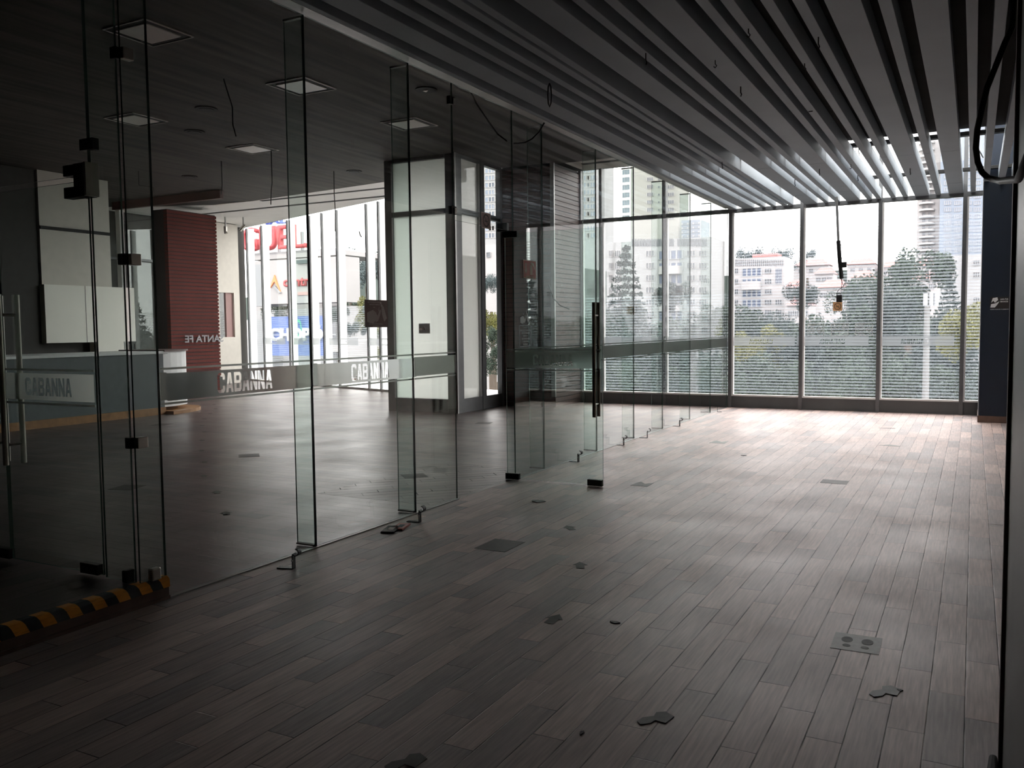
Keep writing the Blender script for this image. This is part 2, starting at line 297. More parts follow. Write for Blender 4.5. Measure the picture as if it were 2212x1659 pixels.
# ------------------------------------------------------------------ window walls
BAND_W = 1.16
def window(n, x0, x1, film=True, kick=True):
    r = root('window_%d' % n, (0, 0, 0), None, None, None, 'structure')
    gm = 'window_glass' if film else 'window_glass_low_film'
    MB().box(x0, x1, WY-.006, WY+.006, .24, 3.55, [0, 0, 0, 0, 0, 0]).build('pane', gm, r)
    MB().box(x0, x1, WY-.006, WY+.006, 3.62, H-.02).build('pane', 'clear_glass', r)
    f = MB().box(x0-.03, x0+.03, WY-.09, WY+.06, 0, H-.02).build('mullion', 'dark_aluminium', r)
    fr = MB().box(x0+.03, x0+.055, WY-.05, WY+.03, .22, 3.55).box(x0+.03, x1-.03, WY-.07, WY+.03, .21, .24)
    fr.build('bead', 'sill_white', r)
    MB().box(x0-.03, x1-.03, WY-.06, WY+.05, 3.55, 3.62).build('transom', 'dark_aluminium', r)
    k = MB().box(x0+.03, x1-.03, WY-.05, WY+.04, 0, .21).build('kick_plate', 'kick', r)
    return r
band_cut = text_obj('CABANNA', .42, .095, .05, cut=(1.19, .165))
xs = [-3.95, -2.70, -1.43, -.165, 1.10]
for i in range(4):
    w_ = window(1+i, xs[i], xs[i+1]); tag(w_, ['full height window right beside the end of the glass partition', 'full height window with three small stickers above its frosted band', 'full height window in front of the tall light pole', 'partly hidden full height window beside the navy column'][i])
    if i < 3: place(band_cut, 'frosted_band', 'window_band', T((xs[i]+xs[i+1])/2 - (.08 if i != 1 else .12), WY-.012, 1.21) @ MIR, w_)
    ln = MB().box(xs[i]+.06, xs[i+1]-.04, WY-.012, WY-.009, 1.305, 1.309).box(xs[i]+.06, xs[i+1]-.04, WY-.012, WY-.009, 1.108, 1.112)
    if i < 3: ln.build('band_line', 'ink', w_)
xl = [-6.93, -6.49, -5.20, -3.95]
for i in range(3):
    w_ = window(5+i, xl[i], xl[i+1], film=False); tag(w_, ['narrow window slice beside the dark clad pier', 'inner room window behind the glass door', 'inner room window with a small green sticker'][i])
    if i: MB().box(xl[i]+.06, xl[i+1]-.04, WY-.014, WY-.011, 1.12, 1.30).build('frosted_band', 'window_band', w_)

# clad pier between inner windows and the corner enclosure
pr = root('wall_pier', (0, 0, 0), 'dark brown pier clad in horizontal boards beside the inner windows', kind='structure')
c = MB()
for k in range(50):
    z = .09*k + .01
    c.box(-8.10, -6.93, 14.80, WY-.02, z, min(z+.078, H-.06))
c.build('cladding', 'brown_panel', pr); MB().box(-8.08, -6.95, 14.82, WY-.03, 0, H-.05).build('core', 'black', pr)
struct(box('trim_8', (-7.0, -6.92, 14.765, 14.80, 0.2, H-.05), 'aluminium'), 'light metal corner strip on the brown pier')
# white back painted corner enclosure
en = root('window_8', (0, 0, 0), 'white glazed corner enclosure with dark frames', kind='structure')
for (a, b) in ((.24, 3.53), (3.62, H-.1)):
    MB().box(-9.42, -8.27, 13.20, 13.214, a, b).build('white_pane', 'back_painted', en); MB().box(-8.094, -8.08, 13.30, 13.92, a, b).build('white_pane', 'back_painted_brightened', en)
    MB().box(-9.42, -8.27, 13.186, 13.192, a, b).build('glass_pane', 'clear_glass', en); MB().box(-8.072, -8.066, 13.30, 13.92, a, b).build('glass_pane', 'clear_glass', en)
    MB().box(-8.092, -8.084, 14.12, 14.74, a, b).build('clear_pane', 'clear_glass', en)
fr = MB()
for b in ((-9.57, -9.42, 13.13, 13.28), (-8.27, -8.09, 13.14, 13.24), (-8.09, -8.02, 13.10, 13.18)): fr.box(*b, 0, H-.04)
for b in ((-8.13, -8.03, 13.19, 13.30), (-8.15, -8.03, 13.98, 14.12), (-8.13, -8.03, 14.72, 14.80)): fr.box(*b, 0, H-.04)
for (z0, z1) in ((0, .24), (3.53, 3.62), (H-.1, H-.04)):
    fr.box(-9.42, -8.27, 13.12, 13.25, z0, z1); fr.box(-8.14, -8.04, 13.30, 13.98, z0, z1); fr.box(-8.14, -8.04, 14.12, 14.72, z0, z1)
fr.build('frame', 'dark_aluminium', en)
MB().box(-8.07, -8.045, 13.92, 13.98, .24, H-.1).build('light_strip', 'aluminium', en); MB().box(-8.05, -8.02, 13.06, 13.10, 0, H-.04).build('corner_bead', 'aluminium', en)
# slanted far left glazing with deep white fins
dv = Vector((-1, .3606, 0)).normalized(); nv = Vector((-dv.y, dv.x, 0))
lg = root('window_9', (0, 0, 0), 'slanted far left glazing with deep white vertical fins', kind='structure')
A = Vector((-9.6, facy(-9.6), 0)); ang = math.atan2(dv.y, dv.x); FM = T(A.x, A.y, 0) @ Matrix.Rotation(ang, 4, 'Z')
Lf = (Vector((-19.4, facy(-19.4), 0)) - A).length
MB().box(0, Lf, -.005, .005, .05, H-.05, M=FM).build('pane', 'window_glass_low_film', lg)
cut_l = text_obj('CABANNA', .36, .11, .03, cut=(1.4, .18))
for i, x in enumerate((-19.9+.55, -18.45, -16.97, -15.82, -15.2, -14.5, -13.2, -12.7, -11.4, -10.2)):
    t = (A.x - x)/(-dv.x); MB().box(t-.015, t+.015, -.22, -.012, 0, H-.03, M=FM).build('fin', 'sill_white', lg); MB().box(t-.025, t+.025, .008, .04, 0, H-.03, M=FM).build('fin_edge', 'dark_aluminium', lg)
for k in range(5):
    t = 1.2 + 1.9*k
    o = place(cut_l, 'frosted_band', 'window_band', FM @ T(t, .02, 1.20) @ Matrix.Rotation(math.pi, 4, 'Z') @ MIR, lg)
MB().box(0, Lf, -.04, .04, 0, .05, M=FM).build('sill', 'sill_white', lg)
struct(MB().box(-1.5, Lf, -2.6, -.25, -.25, -.06, M=FM).build('ground', 'sill_white'), 'white terrace outside the left glazing')
# beige wall panel beside it and the reddish clad pier
bw = MB().box(-19.1, -18.9, 17.6, 17.97, 0, H-.04).box(-19.1, -18.9, 18.53, 18.75, 0, H-.04).box(-19.1, -18.9, 17.97, 18.53, 0, 1.33).box(-19.1, -18.9, 17.97, 18.53, 2.60, H-.04)
struct(bw.build('wall_left', 'beige_wall'), 'beige end wall with a small window by the left glazing')
wn_ = root('window_10', label='small window in the beige end wall', kind='structure')
MB().box(-19.0, -18.99, 17.97, 18.53, 1.33, 2.6).build('pane', 'clear_glass', wn_); MB().box(-19.04, -18.96, 18.27, 18.53, 1.33, 2.6).build('blind', 'sticker_brown', wn_)
rp_ = root('wall_pier', label='reddish pier clad in horizontal boards on the left', kind='structure')
c = MB()
for k in range(49): z = .09*k + .01; c.box(-17.12, -17.0, 14.62, 16.15, z, z+.066)
c.build('cladding', 'red_panel', rp_); MB().box(-17.5, -17.02, 14.64, 16.13, 0, 4.42).build('core', 'black', rp_)
# left facade looking into the dark mall
lf = root('window_11', label='dark glazed wall on the far left looking into the mall', kind='structure')
MB().box(-18.9, -18.89, 12.5, 17.6, .05, H-.05).build('pane', 'clear_glass', lf)
for y in (12.56, 14.70, 17.54): MB().box(-18.85, -18.70, y-.06, y+.06, 0, H-.05).build('mullion', 'sill_white', lf)
MB().box(-18.85, -18.75, 12.5, 17.6, 3.3, 3.36).build('transom', 'dark_aluminium', lf)
struct(box('trim_9', (-18.0, -14.5, 13.9, 14.0, H-.22, H-.04), 'brown_panel'), 'brown hanging beam in front of the dark mall windows')
# white wall block behind the counter
struct(box('wall_left', (-18.6, -15.5, 10.43, 12.42, 1.31, 2.42), 'white_wall'), 'projecting white wall block behind the counter')
struct(box('wall_left', (-18.6, -15.56, 10.43, 11.94, 2.42, H-.04), 'beige_wall'), 'darker beige wall above the white block')
struct(box('wall_left', (-18.6, -15.75, 10.5, 12.3, 0, 1.31), 'dark_wall')); struct(box('wall_left', (-18.5, -15.52, 11.52, 12.14, 0, 1.31), 'white_wall'))
struct(box('trim_10', (-15.56, -15.53, 10.43, 11.94, 3.46, 3.52), 'black'), 'black rail across the upper beige wall')
struct(box('trim_11', (-15.5, -15.497, 11.28, 11.29, 1.31, 2.42), 'kick'), 'joint between the white wall panels')
struct(box('wall_left', (-19.4, -15.6, 6.5, 10.40, 0, H-.05), 'dark_wall'), 'dark wall left of the white block')

# ------------------------------------------------------------------ glass partition
band_me = text_obj('CABANNA', .46, .12, .06, cut=(1.20, .155))
GL = 'glass panels of the partition'
def pane_edges(mb, b, mats_idx=None): return mb.box(*b, mi=[1, 1, 1, 1, 0, 0])
def gpanel(y0, y1, z0, z1, label, fin=True, band=None, clear=True):
    r = root('glass_partition', (PX, (y0+y1)/2, z0), label, 'glass partition', GL)
    MB().box(-.006, .006, y0-(y0+y1)/2+.004, y1-(y0+y1)/2-.004, 0, z1-z0, [1, 1, 1, 1, 0, 0]).build('pane', ['clear_glass', 'glass_edge'], r)
    if fin:
        q = MB().box(-.165, -.008, y1-(y0+y1)/2-.006, y1-(y0+y1)/2+.006, .012, z1-z0-.02, [1, 1, 0, 0, 1, 1]).build('fin', ['green_glass', 'glass_edge'], r)
        MB().box(-.165, -.01, y1-(y0+y1)/2-.012, y1-(y0+y1)/2+.012, z1-z0-.02, z1-z0-.005).build('fin_bracket', 'aluminium', r)
        MB().box(-.165, -.01, y1-(y0+y1)/2-.016, y1-(y0+y1)/2+.016, 0, .012).build('fin_shoe', 'black_metal', r)
    if band is not None:
        L = y1-y0-.01; cy_ = (y0+y1)/2
        if band: # panel wide enough for the word
            o = place(band_me, 'frosted_band', 'frosted_band', face_px(PX+.009, band, 1.19), r)
            b = MB(); e0, e1 = band-.6, band+.6
            if e0 > y0+.01: MB().box(.008, .0095, y0+.005-cy_, e0-cy_, 1.1125, 1.2675).build('frosted_band', 'frosted_band', r)
            if e1 < y1-.01: MB().box(.008, .0095, e1-cy_, y1-.005-cy_, 1.1125, 1.2675).build('frosted_band', 'frosted_band', r)
        else: MB().box(.008, .0095, y0+.005-cy_, y1-.005-cy_, 1.1125, 1.2675).build('frosted_band', 'frosted_band', r)
        MB().box(.008, .0095, y0+.005-cy_, y1-.005-cy_, 1.282, 1.294).box(.008, .0095, y0+.005-cy_, y1-.005-cy_, 1.086, 1.098).build('band_line', 'frosted_band', r)
    return r
JY = [3.34, 4.61, 5.83, 6.48]
gpanel(3.34, 4.61, .006, HS, 'glass panel next to the striped step, band word facing the camera', band=3.99)
gpanel(4.61, 5.83, .006, HS, 'glass panel carrying the brown hand washing sign', band=5.26)
gpanel(5.83, 6.48, .006, HS, 'narrow glass panel left of the open doorway', fin=False, band=0)
gpanel(6.48, 7.58, 2.44, HS, 'glass transom over the open doorway with the no smoking sign', fin=False)
JY2 = [7.58, 8.24, 9.70, 11.0, 12.22, 13.6, 14.83, WY-.10]
lab = ['narrow glass panel with the red extinguisher sign, right of the doorway', 'glass panel just beyond the open glass door', 'glass panel with the second hooked bracket after the door', 'glass panel midway between open door and far window wall', 'glass panel third from the far window wall', 'glass panel second from the far window wall', 'last glass panel meeting the far window wall']
for i in range(7): gpanel(JY2[i], JY2[i+1], .006, HS, lab[i], fin=i < 6, band=0 if i else 0)
# return pane and entry doors on the striped platform
r = root('glass_partition', (-4.13, 3.17, .13), 'narrow glass return pane standing on the striped platform', 'glass partition', GL)
MB().box(-.14, .10, -.006, .006, 0, HS-.13, [1, 1, 0, 0, 1, 1]).build('pane', ['green_glass', 'glass_edge'], r)
r = root('glass_partition', (PX, 3.255, .13), 'slim glass strip between return pane and partition', 'glass partition', GL)
MB().box(-.006, .006, -.083, .083, 0, HS-.13, [1, 1, 1, 1, 0, 0]).build('pane', ['green_glass', 'glass_edge'], r)
for i, z in enumerate((.90, 1.89, 2.97)):
    cl = root('glass_clamp', (PX, 3.17, z), 'square corner glass clamp at the platform, ' + ['lowest of three', 'at eye height', 'uppermost of three'][i], 'clamp', 'corner clamps of the platform glass')
    MB().box(-.055, -.008, -.018, .018, -.03, .03).build('plate', 'black_metal', cl, bevel=.004); MB().box(-.02, .02, .008, .075, -.03, .03).build('plate', 'steel', cl, bevel=.004)
cl = MB().box(-.02, .02, -.03, .03, 0, .07).build('glass_clamp', 'black_metal', bevel=.008, org=None); cl.location = (-4.09, 3.17, .125); tag(cl, 'small black floor clamp under the return pane', 'clamp')
cl = MB().box(-.02, .02, -.03, .03, 0, .07).build('glass_clamp', 'steel', bevel=.008); cl.location = (PX+.01, 3.26, .125); tag(cl, 'small steel floor clamp at the partition corner', 'clamp')
for i, (z, n) in enumerate(((2.52, 'lower'), (3.45, 'upper'))):
    cl = root('glass_clamp', (PX, 6.48, z), n + ' steel clamp joining doorway transom and narrow glass panel', 'clamp')
    MB().box(-.02, .02, -.05, .03, -.035, .035).build('plate', 'black_metal', cl, bevel=.004); MB().box(.02, .03, -.015, .02, -.03, .02).build('cap', 'steel', cl)

def handle_pair(parent, x, z0, z1, y, d=.055, r_=.016, mt='bronze'):
    h = MB()
    for s in (-1, 1): h.cyl((x, y + s*d), r_, z0, z1, 16)
    hh = h.build('handle', mt, parent, smooth=False)
    b = MB()
    for z in (z0+.12, z1-.12): b.tube([(x, y-d, z), (x, y+d, z)], .009)
    b.build('handle_bolt', 'steel', hh)
def door(n, x0, x1, y, z0, z1, hx, label, piv, word=None, free=None, mt='bronze'):
    r = root('door_%d' % n, (0, 0, 0), label, kind='structure')
    MB().box(x0, x1, y-.006, y+.006, z0+.01, z1, [1, 1, 0, 0, 1, 1]).build('pane', ['green_glass', 'glass_edge'], r)
    c = MB()
    for px_ in piv: c.box(px_-.075, px_+.075, y-.02, y+.02, z0+.005, z0+.065)
    c.build('patch_fitting', 'black_metal', r, bevel=.003)
    handle_pair(r, hx, .72 if n != 1 else .66, 1.73, y, mt=mt)
    b = MB().box(x0+.01, x1-.01, y-.0095, y-.008, 1.282, 1.294).box(x0+.01, x1-.01, y-.0095, y-.008, 1.086, 1.098); b.build('band_line', 'frosted_band', r)
    if word: place(text_obj('CABANNA', .42, .105, .03, cut=(x1-x0-.02, .155)), 'frosted_band', 'frosted_band', T((x0+x1)/2, y-.009, 1.19), r)
    return r
d1 = door(1, -4.07, -3.05, 7.55, 0, 2.42, -3.115, 'open frameless glass door swung into the room', (-4.01, -3.13), True)
MB().box(-4.09, -3.93, 7.53, 7.57, 2.38, 2.44).box(-4.13, -4.02, 7.50, 7.54, 2.44, 2.52).build('patch_fitting', 'black_metal', d1, bevel=.003)
d2 = door(2, -5.12, -4.29, 3.17, .13, 2.33, -5.06, 'dark glass entry door on the platform, nearer leaf', (-4.40,), True, mt='steel')
MB().box(-4.46, -4.27, 3.14, 3.20, 2.24, 2.30).box(-4.36, -4.27, 3.13, 3.21, 2.24, 2.42).box(-4.46, -4.27, 3.14, 3.20, 2.36, 2.42).build('patch_fitting', 'black_metal', d2, bevel=.003)
MB().box(-4.262, -4.255, 3.12, 3.20, 2.24, 2.42).box(-4.25, -4.243, 3.12, 3.20, 2.24, 2.42).build('fitting_cap', 'steel', d2)
d3 = door(3, -5.97, -5.14, 3.17, .13, 2.33, -5.22, 'second dark glass entry door at the left edge', (-5.21,), True, mt='steel')
r = root('glass_partition', (-5.13, 3.17, 2.36), 'glass transom above the dark entry doors', 'glass partition', GL)
MB().box(-.86, .85, -.006, .006, 0, HS-2.36, [1, 1, 0, 0, 1, 1]).build('pane', ['clear_glass', 'glass_edge'], r)
cl = MB().box(-.05, .05, -.02, .02, -.03, .03).box(.052, .058, -.02, .02, -.03, .03).build('glass_clamp', 'black_metal'); cl.location = (-4.275, 3.17, 2.52); tag(cl, 'black glass clamp above the entry door fitting', 'clamp')
# platform with striped edge
pf = root('entry_platform', (0, 0, 0), 'raised dark entry platform with a black and yellow striped edge', 'platform')
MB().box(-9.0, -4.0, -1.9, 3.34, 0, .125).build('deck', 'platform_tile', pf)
MB().box(-4.0, -3.98, -1.9, 3.345, 0, .07).box(-3.98, -3.97, -1.9, 3.345, 0, .02).build('riser', 'step_wood', pf)
MB().prism([(-4.05, .1255), (-4.0, .129), (-3.985, .126), (-3.972, .112), (-3.970, .07), (-4.0, .07), (-4.05, .125)], 0, 1, M=Matrix(((1, 0, 0, 0), (0, 0, 5.245, -1.9), (0, 1, 0, 0), (0, 0, 0, 1)))).build('striped_nosing', 'hazard', pf)

# ------------------------------------------------------------------ stickers and signs
def disc_ring(mb, r0, r1, y, n=40, cx=0, cz=0):
    k = len(mb.v)
    for i in range(n):
        a = 2*math.pi*i/n; mb.v += [Vector((cx+r0*math.cos(a), y, cz+r0*math.sin(a))), Vector((cx+r1*math.cos(a), y, cz+r1*math.sin(a)))]
    for i in range(n): j = (i+1) % n; mb.f.append([k+2*i, k+2*i+1, k+2*j+1, k+2*j]); mb.mi.append(0)
def poly(mb, pts, y=0):
    k = len(mb.v); mb.v += [Vector((x, y, z)) for x, z in pts]; mb.f.append(list(range(k, k+len(pts)))); mb.mi.append(0)
def hand_icon(mb, s=1, y=0, ox=0, oz=0):
    P = lambda L: poly(mb, [(ox+x*s, oz+z*s) for x, z in L], y)
    P([(-.42, -.22), (-.42, .02), (-.30, .06), (-.16, .10), (-.04, .04), (.04, -.06), (-.04, -.17), (-.14, -.27), (-.24, -.26)])
    P([(-.04, -.17), (.04, -.06), (.16, .12), (.20, .08), (.16, -.04), (.06, -.20), (-.06, -.24)])
    P([(.22, .14), (.32, .20), (.46, -.12), (.34, -.22), (.24, -.02)]); P([(.18, .22), (.24, .26), (.30, .20), (.24, .15)]); P([(.15, .28), (.18, .33), (.24, .27), (.20, .24)])
    P([(.10, .16), (.12, .20), (.11, .04), (.08, .08)]); P([(-.14, .16), (-.06, .16), (-.06, .18), (-.14, .18)])
def smoke_icon(mb, s, y, ox=0, oz=0):
    disc_ring(mb, s*.82, s, y, cx=ox, cz=oz)
    a = math.radians(-45); c_, s_ = math.cos(a), math.sin(a)
    poly(mb, [(ox+(x*c_-z*s_)*s, oz+(x*s_+z*c_)*s) for x, z in ((-.85, -.06), (.85, -.06), (.85, .06), (-.85, .06))], y)
    poly(mb, [(ox-.5*s, oz-.2*s), (ox+.5*s, oz-.2*s), (ox+.5*s, oz-.02*s), (ox-.5*s, oz-.02*s)], y-.0001)
    poly(mb, [(ox+.2*s, oz+.1*s), (ox+.3*s, oz+.1*s), (ox+.36*s, oz+.4*s), (ox+.28*s, oz+.4*s)], y)
def sign(name, M, w_, h_, bgm, label, cat, fg, texts=(), icon=None, group=None, border=None):
    r = root(name, M.translation, label, cat, group)
    L = M.copy(); L.translation = (0, 0, 0)
    def put(mb_or_me, nm, m_, x=0, z=0, y=0):
        me = mb_or_me
        if isinstance(me, MB): o = me.build(nm, m_); me = o.data; bpy.data.objects.remove(o)
        o = bpy.data.objects.new(nm, me); C.objects.link(o)
        if not me.materials: me.materials.append(MT[m_])
        o.parent = r; o.matrix_basis = L @ T(x, y, z); return o
    if bgm: put(MB().box(-w_/2, w_/2, -.001, .001, -h_/2, h_/2), 'sheet', bgm)
    if border:
        b = MB(); t_ = .009
        b.box(-w_/2, w_/2, -.0012, 0, h_/2-t_, h_/2).box(-w_/2, w_/2, -.0012, 0, -h_/2, -h_/2+t_).box(-w_/2, -w_/2+t_, -.0012, 0, -h_/2, h_/2).box(w_/2-t_, w_/2, -.0012, 0, -h_/2, h_/2)
        put(b, 'border', border)
    if icon: mb = MB(); icon(mb); put(mb, 'pictogram', fg, y=-.002)
    for (t_, tw, th, tx, tz) in texts: put(text_obj(t_, tw, th, .028), 'lettering', fg, tx, tz, -.002)
    return r
sign('hygiene_sign', face_px(PX+.012, 5.34, 1.62), .285, .205, 'sticker_brown', 'brown hand washing sign stuck on the glass partition', 'sign', 'sticker_pale', [('MANTENGAMOS NUESTRAS', .17, .010, -.02, .085), ('MANOS LIMPIAS', .13, .010, -.02, .068), ('USA GEL ANTIBACTERIAL', .17, .010, -.01, -.078), ('AL INGRESAR', .08, .008, -.01, -.093)], lambda mb: hand_icon(mb, .28))
sign('no_smoking_sign', face_px(PX+.012, 7.035, 2.49), .17, .145, 'sticker_rose', 'pinkish no smoking sign over the open doorway', 'sign', 'ink', [], lambda mb: smoke_icon(mb, .058, 0), border='sticker_pale')
sign('extinguisher_sign', face_px(PX+.012, 7.92, 2.09), .29, .185, 'sticker_red', 'red fire extinguisher sign on the glass beside the open door', 'sign', 'sticker_cream', [('EXTINTOR', .16, .022, 0, -.075)],
     lambda mb: (poly(mb, [(-.10, .06), (-.075, .06), (-.075, -.01), (-.06, -.01), (-.0875, -.05), (-.115, -.01), (-.10, -.01)]), poly(mb, [(.0, -.055), (.06, -.055), (.06, .03), (.045, .05), (.015, .05), (.0, .03)]), poly(mb, [(.02, .055), (.04, .055), (.09, .03), (.10, .00), (.11, .02), (.09, .065), (.04, .075), (.02, .07)])), border='sticker_cream')
sign('age_notice', face_px(PX+.012, 7.81, 1.42), .26, .215, None, 'white lettered alcohol notice on the glass beside the open door', 'notice', 'white_vinyl', [('EN ESTE', .09, .017, 0, .085), ('ESTABLECIMIENTO', .22, .017, 0, .057), ('NO SE VENDEN', .17, .017, 0, .029), ('BEBIDAS', .10, .017, 0, .001), ('ALCOHOLICAS', .17, .017, 0, -.027), ('A MENORES', .13, .017, 0, -.055), ('DE EDAD', .10, .017, 0, -.083)], border='white_vinyl')
sign('hygiene_sign', face_px(PX+.012, 7.79, 1.60), .20, .10, None, 'white hand outline sticker above the alcohol notice', 'sign', 'white_vinyl', [], lambda mb: hand_icon(mb, .22))
sign('sticker', T(-4.93, WY-.012, 2.18), .13, .17, 'foliage_hazed', 'small square sticker on the inner window pane', 'sticker', 'ink', [], lambda mb: (poly(mb, [(-.03, -.05), (.02, -.05), (.03, .0), (-.02, .02)]), poly(mb, [(-.02, .03), (.0, .03), (.0, .055), (-.02, .055)])), border='ink')
mir = lambda x, z: T(x, WY-.012, z) @ MIR
sign('smoking_notice', mir(-2.46, 1.41), .28, .215, None, 'white smoke free space notice, leftmost of three above the band', 'notice', 'white_vinyl', [('ESPACIO', .10, .019, .06, .075), ('100%', .06, .019, .06, .042), ('LIBRE DE', .11, .019, .06, .009), ('HUMO DE', .11, .019, .06, -.024), ('TABACO', .10, .019, .06, -.057)], lambda mb: smoke_icon(mb, .052, 0, -.07, 0), border='white_vinyl')
sign('smoking_notice', mir(-2.06, 1.41), .28, .215, None, 'white complaints line notice, middle of three above the band', 'notice', 'white_vinyl', [('DENUNCIAS', .13, .019, .055, .06), ('Y QUEJAS', .11, .019, .055, .025), ('01 800 5 NO FUME', .24, .02, 0, -.03), ('(66 3863)', .11, .02, -.05, -.068)], lambda mb: smoke_icon(mb, .045, 0, -.075, .045), border='white_vinyl')
sign('smoking_notice', mir(-1.67, 1.41), .28, .215, None, 'white small print notice, rightmost of three above the band', 'notice', 'white_vinyl', [('EN CASO DE INCUMPLIR', .15, .011, .055, .085-.023*k) if k % 2 == 0 else ('ESTA DISPOSICION', .13, .011, .055, .085-.023*k) for k in range(8)], lambda mb: smoke_icon(mb, .045, 0, -.08, 0), border='white_vinyl')
sign('no_smoking_sign', T(-2.10, WY-.012, 1.815), .15, .155, 'sticker_orange', 'orange no smoking sign low on the window under the hanging box', 'sign', 'bronze', [], lambda mb: smoke_icon(mb, .06, 0))
sign('hygiene_sign', T(-8.78, 13.18, 1.51), .24, .18, 'ink', 'small black sign on the white corner enclosure', 'sign', 'sticker_pale', [], lambda mb: hand_icon(mb, .14, 0, -.05, 0), border='white_vinyl')
sign('washing_sign', T(.33, 14.895, 1.80), .25, .17, 'ink', 'black and white hand washing sign on the navy column', 'sign', 'white_vinyl', [('LAVA TUS', .10, .022, .06, .05), ('MANOS', .10, .022, .06, .015), ('CON AGUA Y JABON', .24, .014, 0, -.10)], lambda mb: (poly(mb, [(-.11, .0), (-.09, .07), (-.03, .08), (-.02, .04), (-.06, .0), (-.08, .03)]), poly(mb, [(-.12, -.07), (-.11, -.02), (-.06, -.01), (.0, .02), (-.03, -.03), (-.06, -.07)])))
sign('wall_socket', T(-16.05, 10.425, 1.74), .20, .15, 'white_wall', 'pale square switch plate on the dim side of the white block', 'switch', 'ink', [], lambda mb: disc_ring(mb, .01, .02, 0))

# ------------------------------------------------------------------ slatted ceiling of the terrace
SL = [(-3.837, -3.80), (-3.723, -3.517), (-3.399, -3.323), (-3.214, -3.141), (-3.026, -2.952), (-2.917, -2.844), (-2.651, -2.438), (-2.329, -2.258), (-2.148, -2.07), (-1.964, -1.747), (-1.636, -1.561), (-1.493, -1.415), (-1.267, -1.192), (-1.085, -1.009), (-.904, -.691), (-.596, -.517), (-.405, -.193), (-.091, -.018), (.079, .157), (.27, .36), (.44, .52)]
SL[0] = (-3.888, -3.837)
nth = ['first', 'second', 'third', 'fourth', 'fifth', 'sixth', 'seventh', 'eighth', 'ninth', 'tenth', 'eleventh', 'twelfth', 'thirteenth', 'fourteenth', 'fifteenth', 'sixteenth', 'seventeenth', 'eighteenth', 'nineteenth', 'twentieth', 'twenty first']
SH = .16
for i, (a, b) in enumerate(SL):
    wide = b-a > .15; o = MB()
    y1 = 15.99 if b < .05 else 14.87
    segs = [(-1.9, 12.045), (12.055, 14.795), (14.805, y1)] if y1 > 15 else [(-1.9, 12.045), (12.055, 14.87)]
    o = MB()
    for s0, s1 in segs: o.box(a, b, s0, s1, HS, HS+SH)
    q = o.build('ceiling_slat', 'slat_paint', bevel=.003)
    tag(q, '%s grey ceiling slat, %s counted from the glass partition' % ('wide' if wide else 'narrow', nth[i]), 'ceiling slat', 'ceiling slats')
for i, y in enumerate((12.05, 14.8)):
    o = box('hanger_rail', (-3.9, .6, y-.05, y+.05, HS+SH+.002, HS+SH+.05), 'black_metal', bevel=.004)
    tag(o, 'dark cross rail carrying the ceiling slats, ' + ['just before the bright glazing', 'closest to the window wall'][i], 'rail', 'cross rails above the slats')
    for x in (-3.2, -1.7, -.3):
        q = MB().cyl((0, 0), .005, 0, H+.1-HS-SH-.05, 6).build('hanger_rod', 'black_metal', None); q.parent = o; q.location = (x, y, HS+SH+.05)
# little wire hooks left hanging from slats
hk = [(1187, 180, 'coil'), (1545, 130, 0), (1600, 187, 1), (1617, 62, 0), (1738, 137, 0), (1768, 80, 1), (1751, 240, 2), (1770, 365, 1), (1717, 390, 1), (1838, 355, 0), (1853, 378, 1), (1855, 320, 1), (1966, 364, 1), (1640, 440, 2), (1395, 115, 1), (1560, 350, 1)]
for i, (px, py, k) in enumerate(hk):
    d = R @ Vector(((px - 1106)/F_PX, -(py - 829.5)/F_PX, -1)); t = (HS - EYE)/d.z; p = Vector((d.x*t, d.y*t, HS))
    mb = MB()
    if k == 'coil': mb.tube([Vector((.035*math.sin(a/8*math.pi*2)*.5, 0, -.10+.10*math.cos(a/8*math.pi*2))) for a in range(9)], .006)
    elif k == 0: mb.tube([(0, 0, .01), (0, 0, -.03), (.012, 0, -.045), (0, 0, -.06), (-.012, 0, -.048)], .004)
    elif k == 1: mb.tube([(0, 0, .02), (0, 0, -.05), (.008, 0, -.07), (0, .005, -.085)], .005)
    else: mb.tube([(-.02, 0, -.003), (.02, 0, -.003)], .005)
    o = mb.build('wire_hook', 'black_metal'); o.location = p
    near = min(range(len(SL)), key=lambda q: abs((SL[q][0]+SL[q][1])/2 - p.x))
    tag(o, 'small dark wire %s under the %s ceiling slat, about %s' % ({'coil': 'loop', 0: 'hook', 1: 'end', 2: 'stub'}[k], nth[near], 'overhead' if p.y < 5 else 'midway down the room' if p.y < 9.5 else 'near the window wall'), 'hook', 'wires left hanging from the ceiling slats')
# hanging track with black box before the second window
def V3(px, py, Y): return at(px, py, Y)
tk = root('hanging_track', V3(1808, 440, 15.4), 'loose track light hanging from the slats by its cable, in front of the window', 'track light'); P0 = Vector(tk.location)
L = lambda px, py, Y=15.4: at(px, py, Y) - P0
MB().tube([L(1807, 425), L(1811, 520)], .022, 6).build('bar', 'aluminium', tk); MB().tube([L(1811, 520), L(1814, 565), L(1818, 602)], .035, 6).build('track', 'black_metal', tk)
q = MB().box(-.035, .035, -.03, .03, -.045, .045).build('connector', 'black_metal', tk); q.location = L(1824, 572)
for P_, r_ in (([L(1811, 520), L(1802, 530), L(1806, 548)], .004), ([L(1814, 525), L(1823, 540), L(1818, 560)], .004), ([L(1816, 600), L(1822, 618), L(1810, 628), L(1808, 637)], .005), ([L(1819, 600), L(1816, 640)], .004)): MB().tube(P_, r_).build('cable', 'black_metal', tk)
q = MB().box(-.045, .045, -.03, .03, -.06, .06).build('junction_box', 'black', tk, bevel=.006); q.location = L(1813, 645)
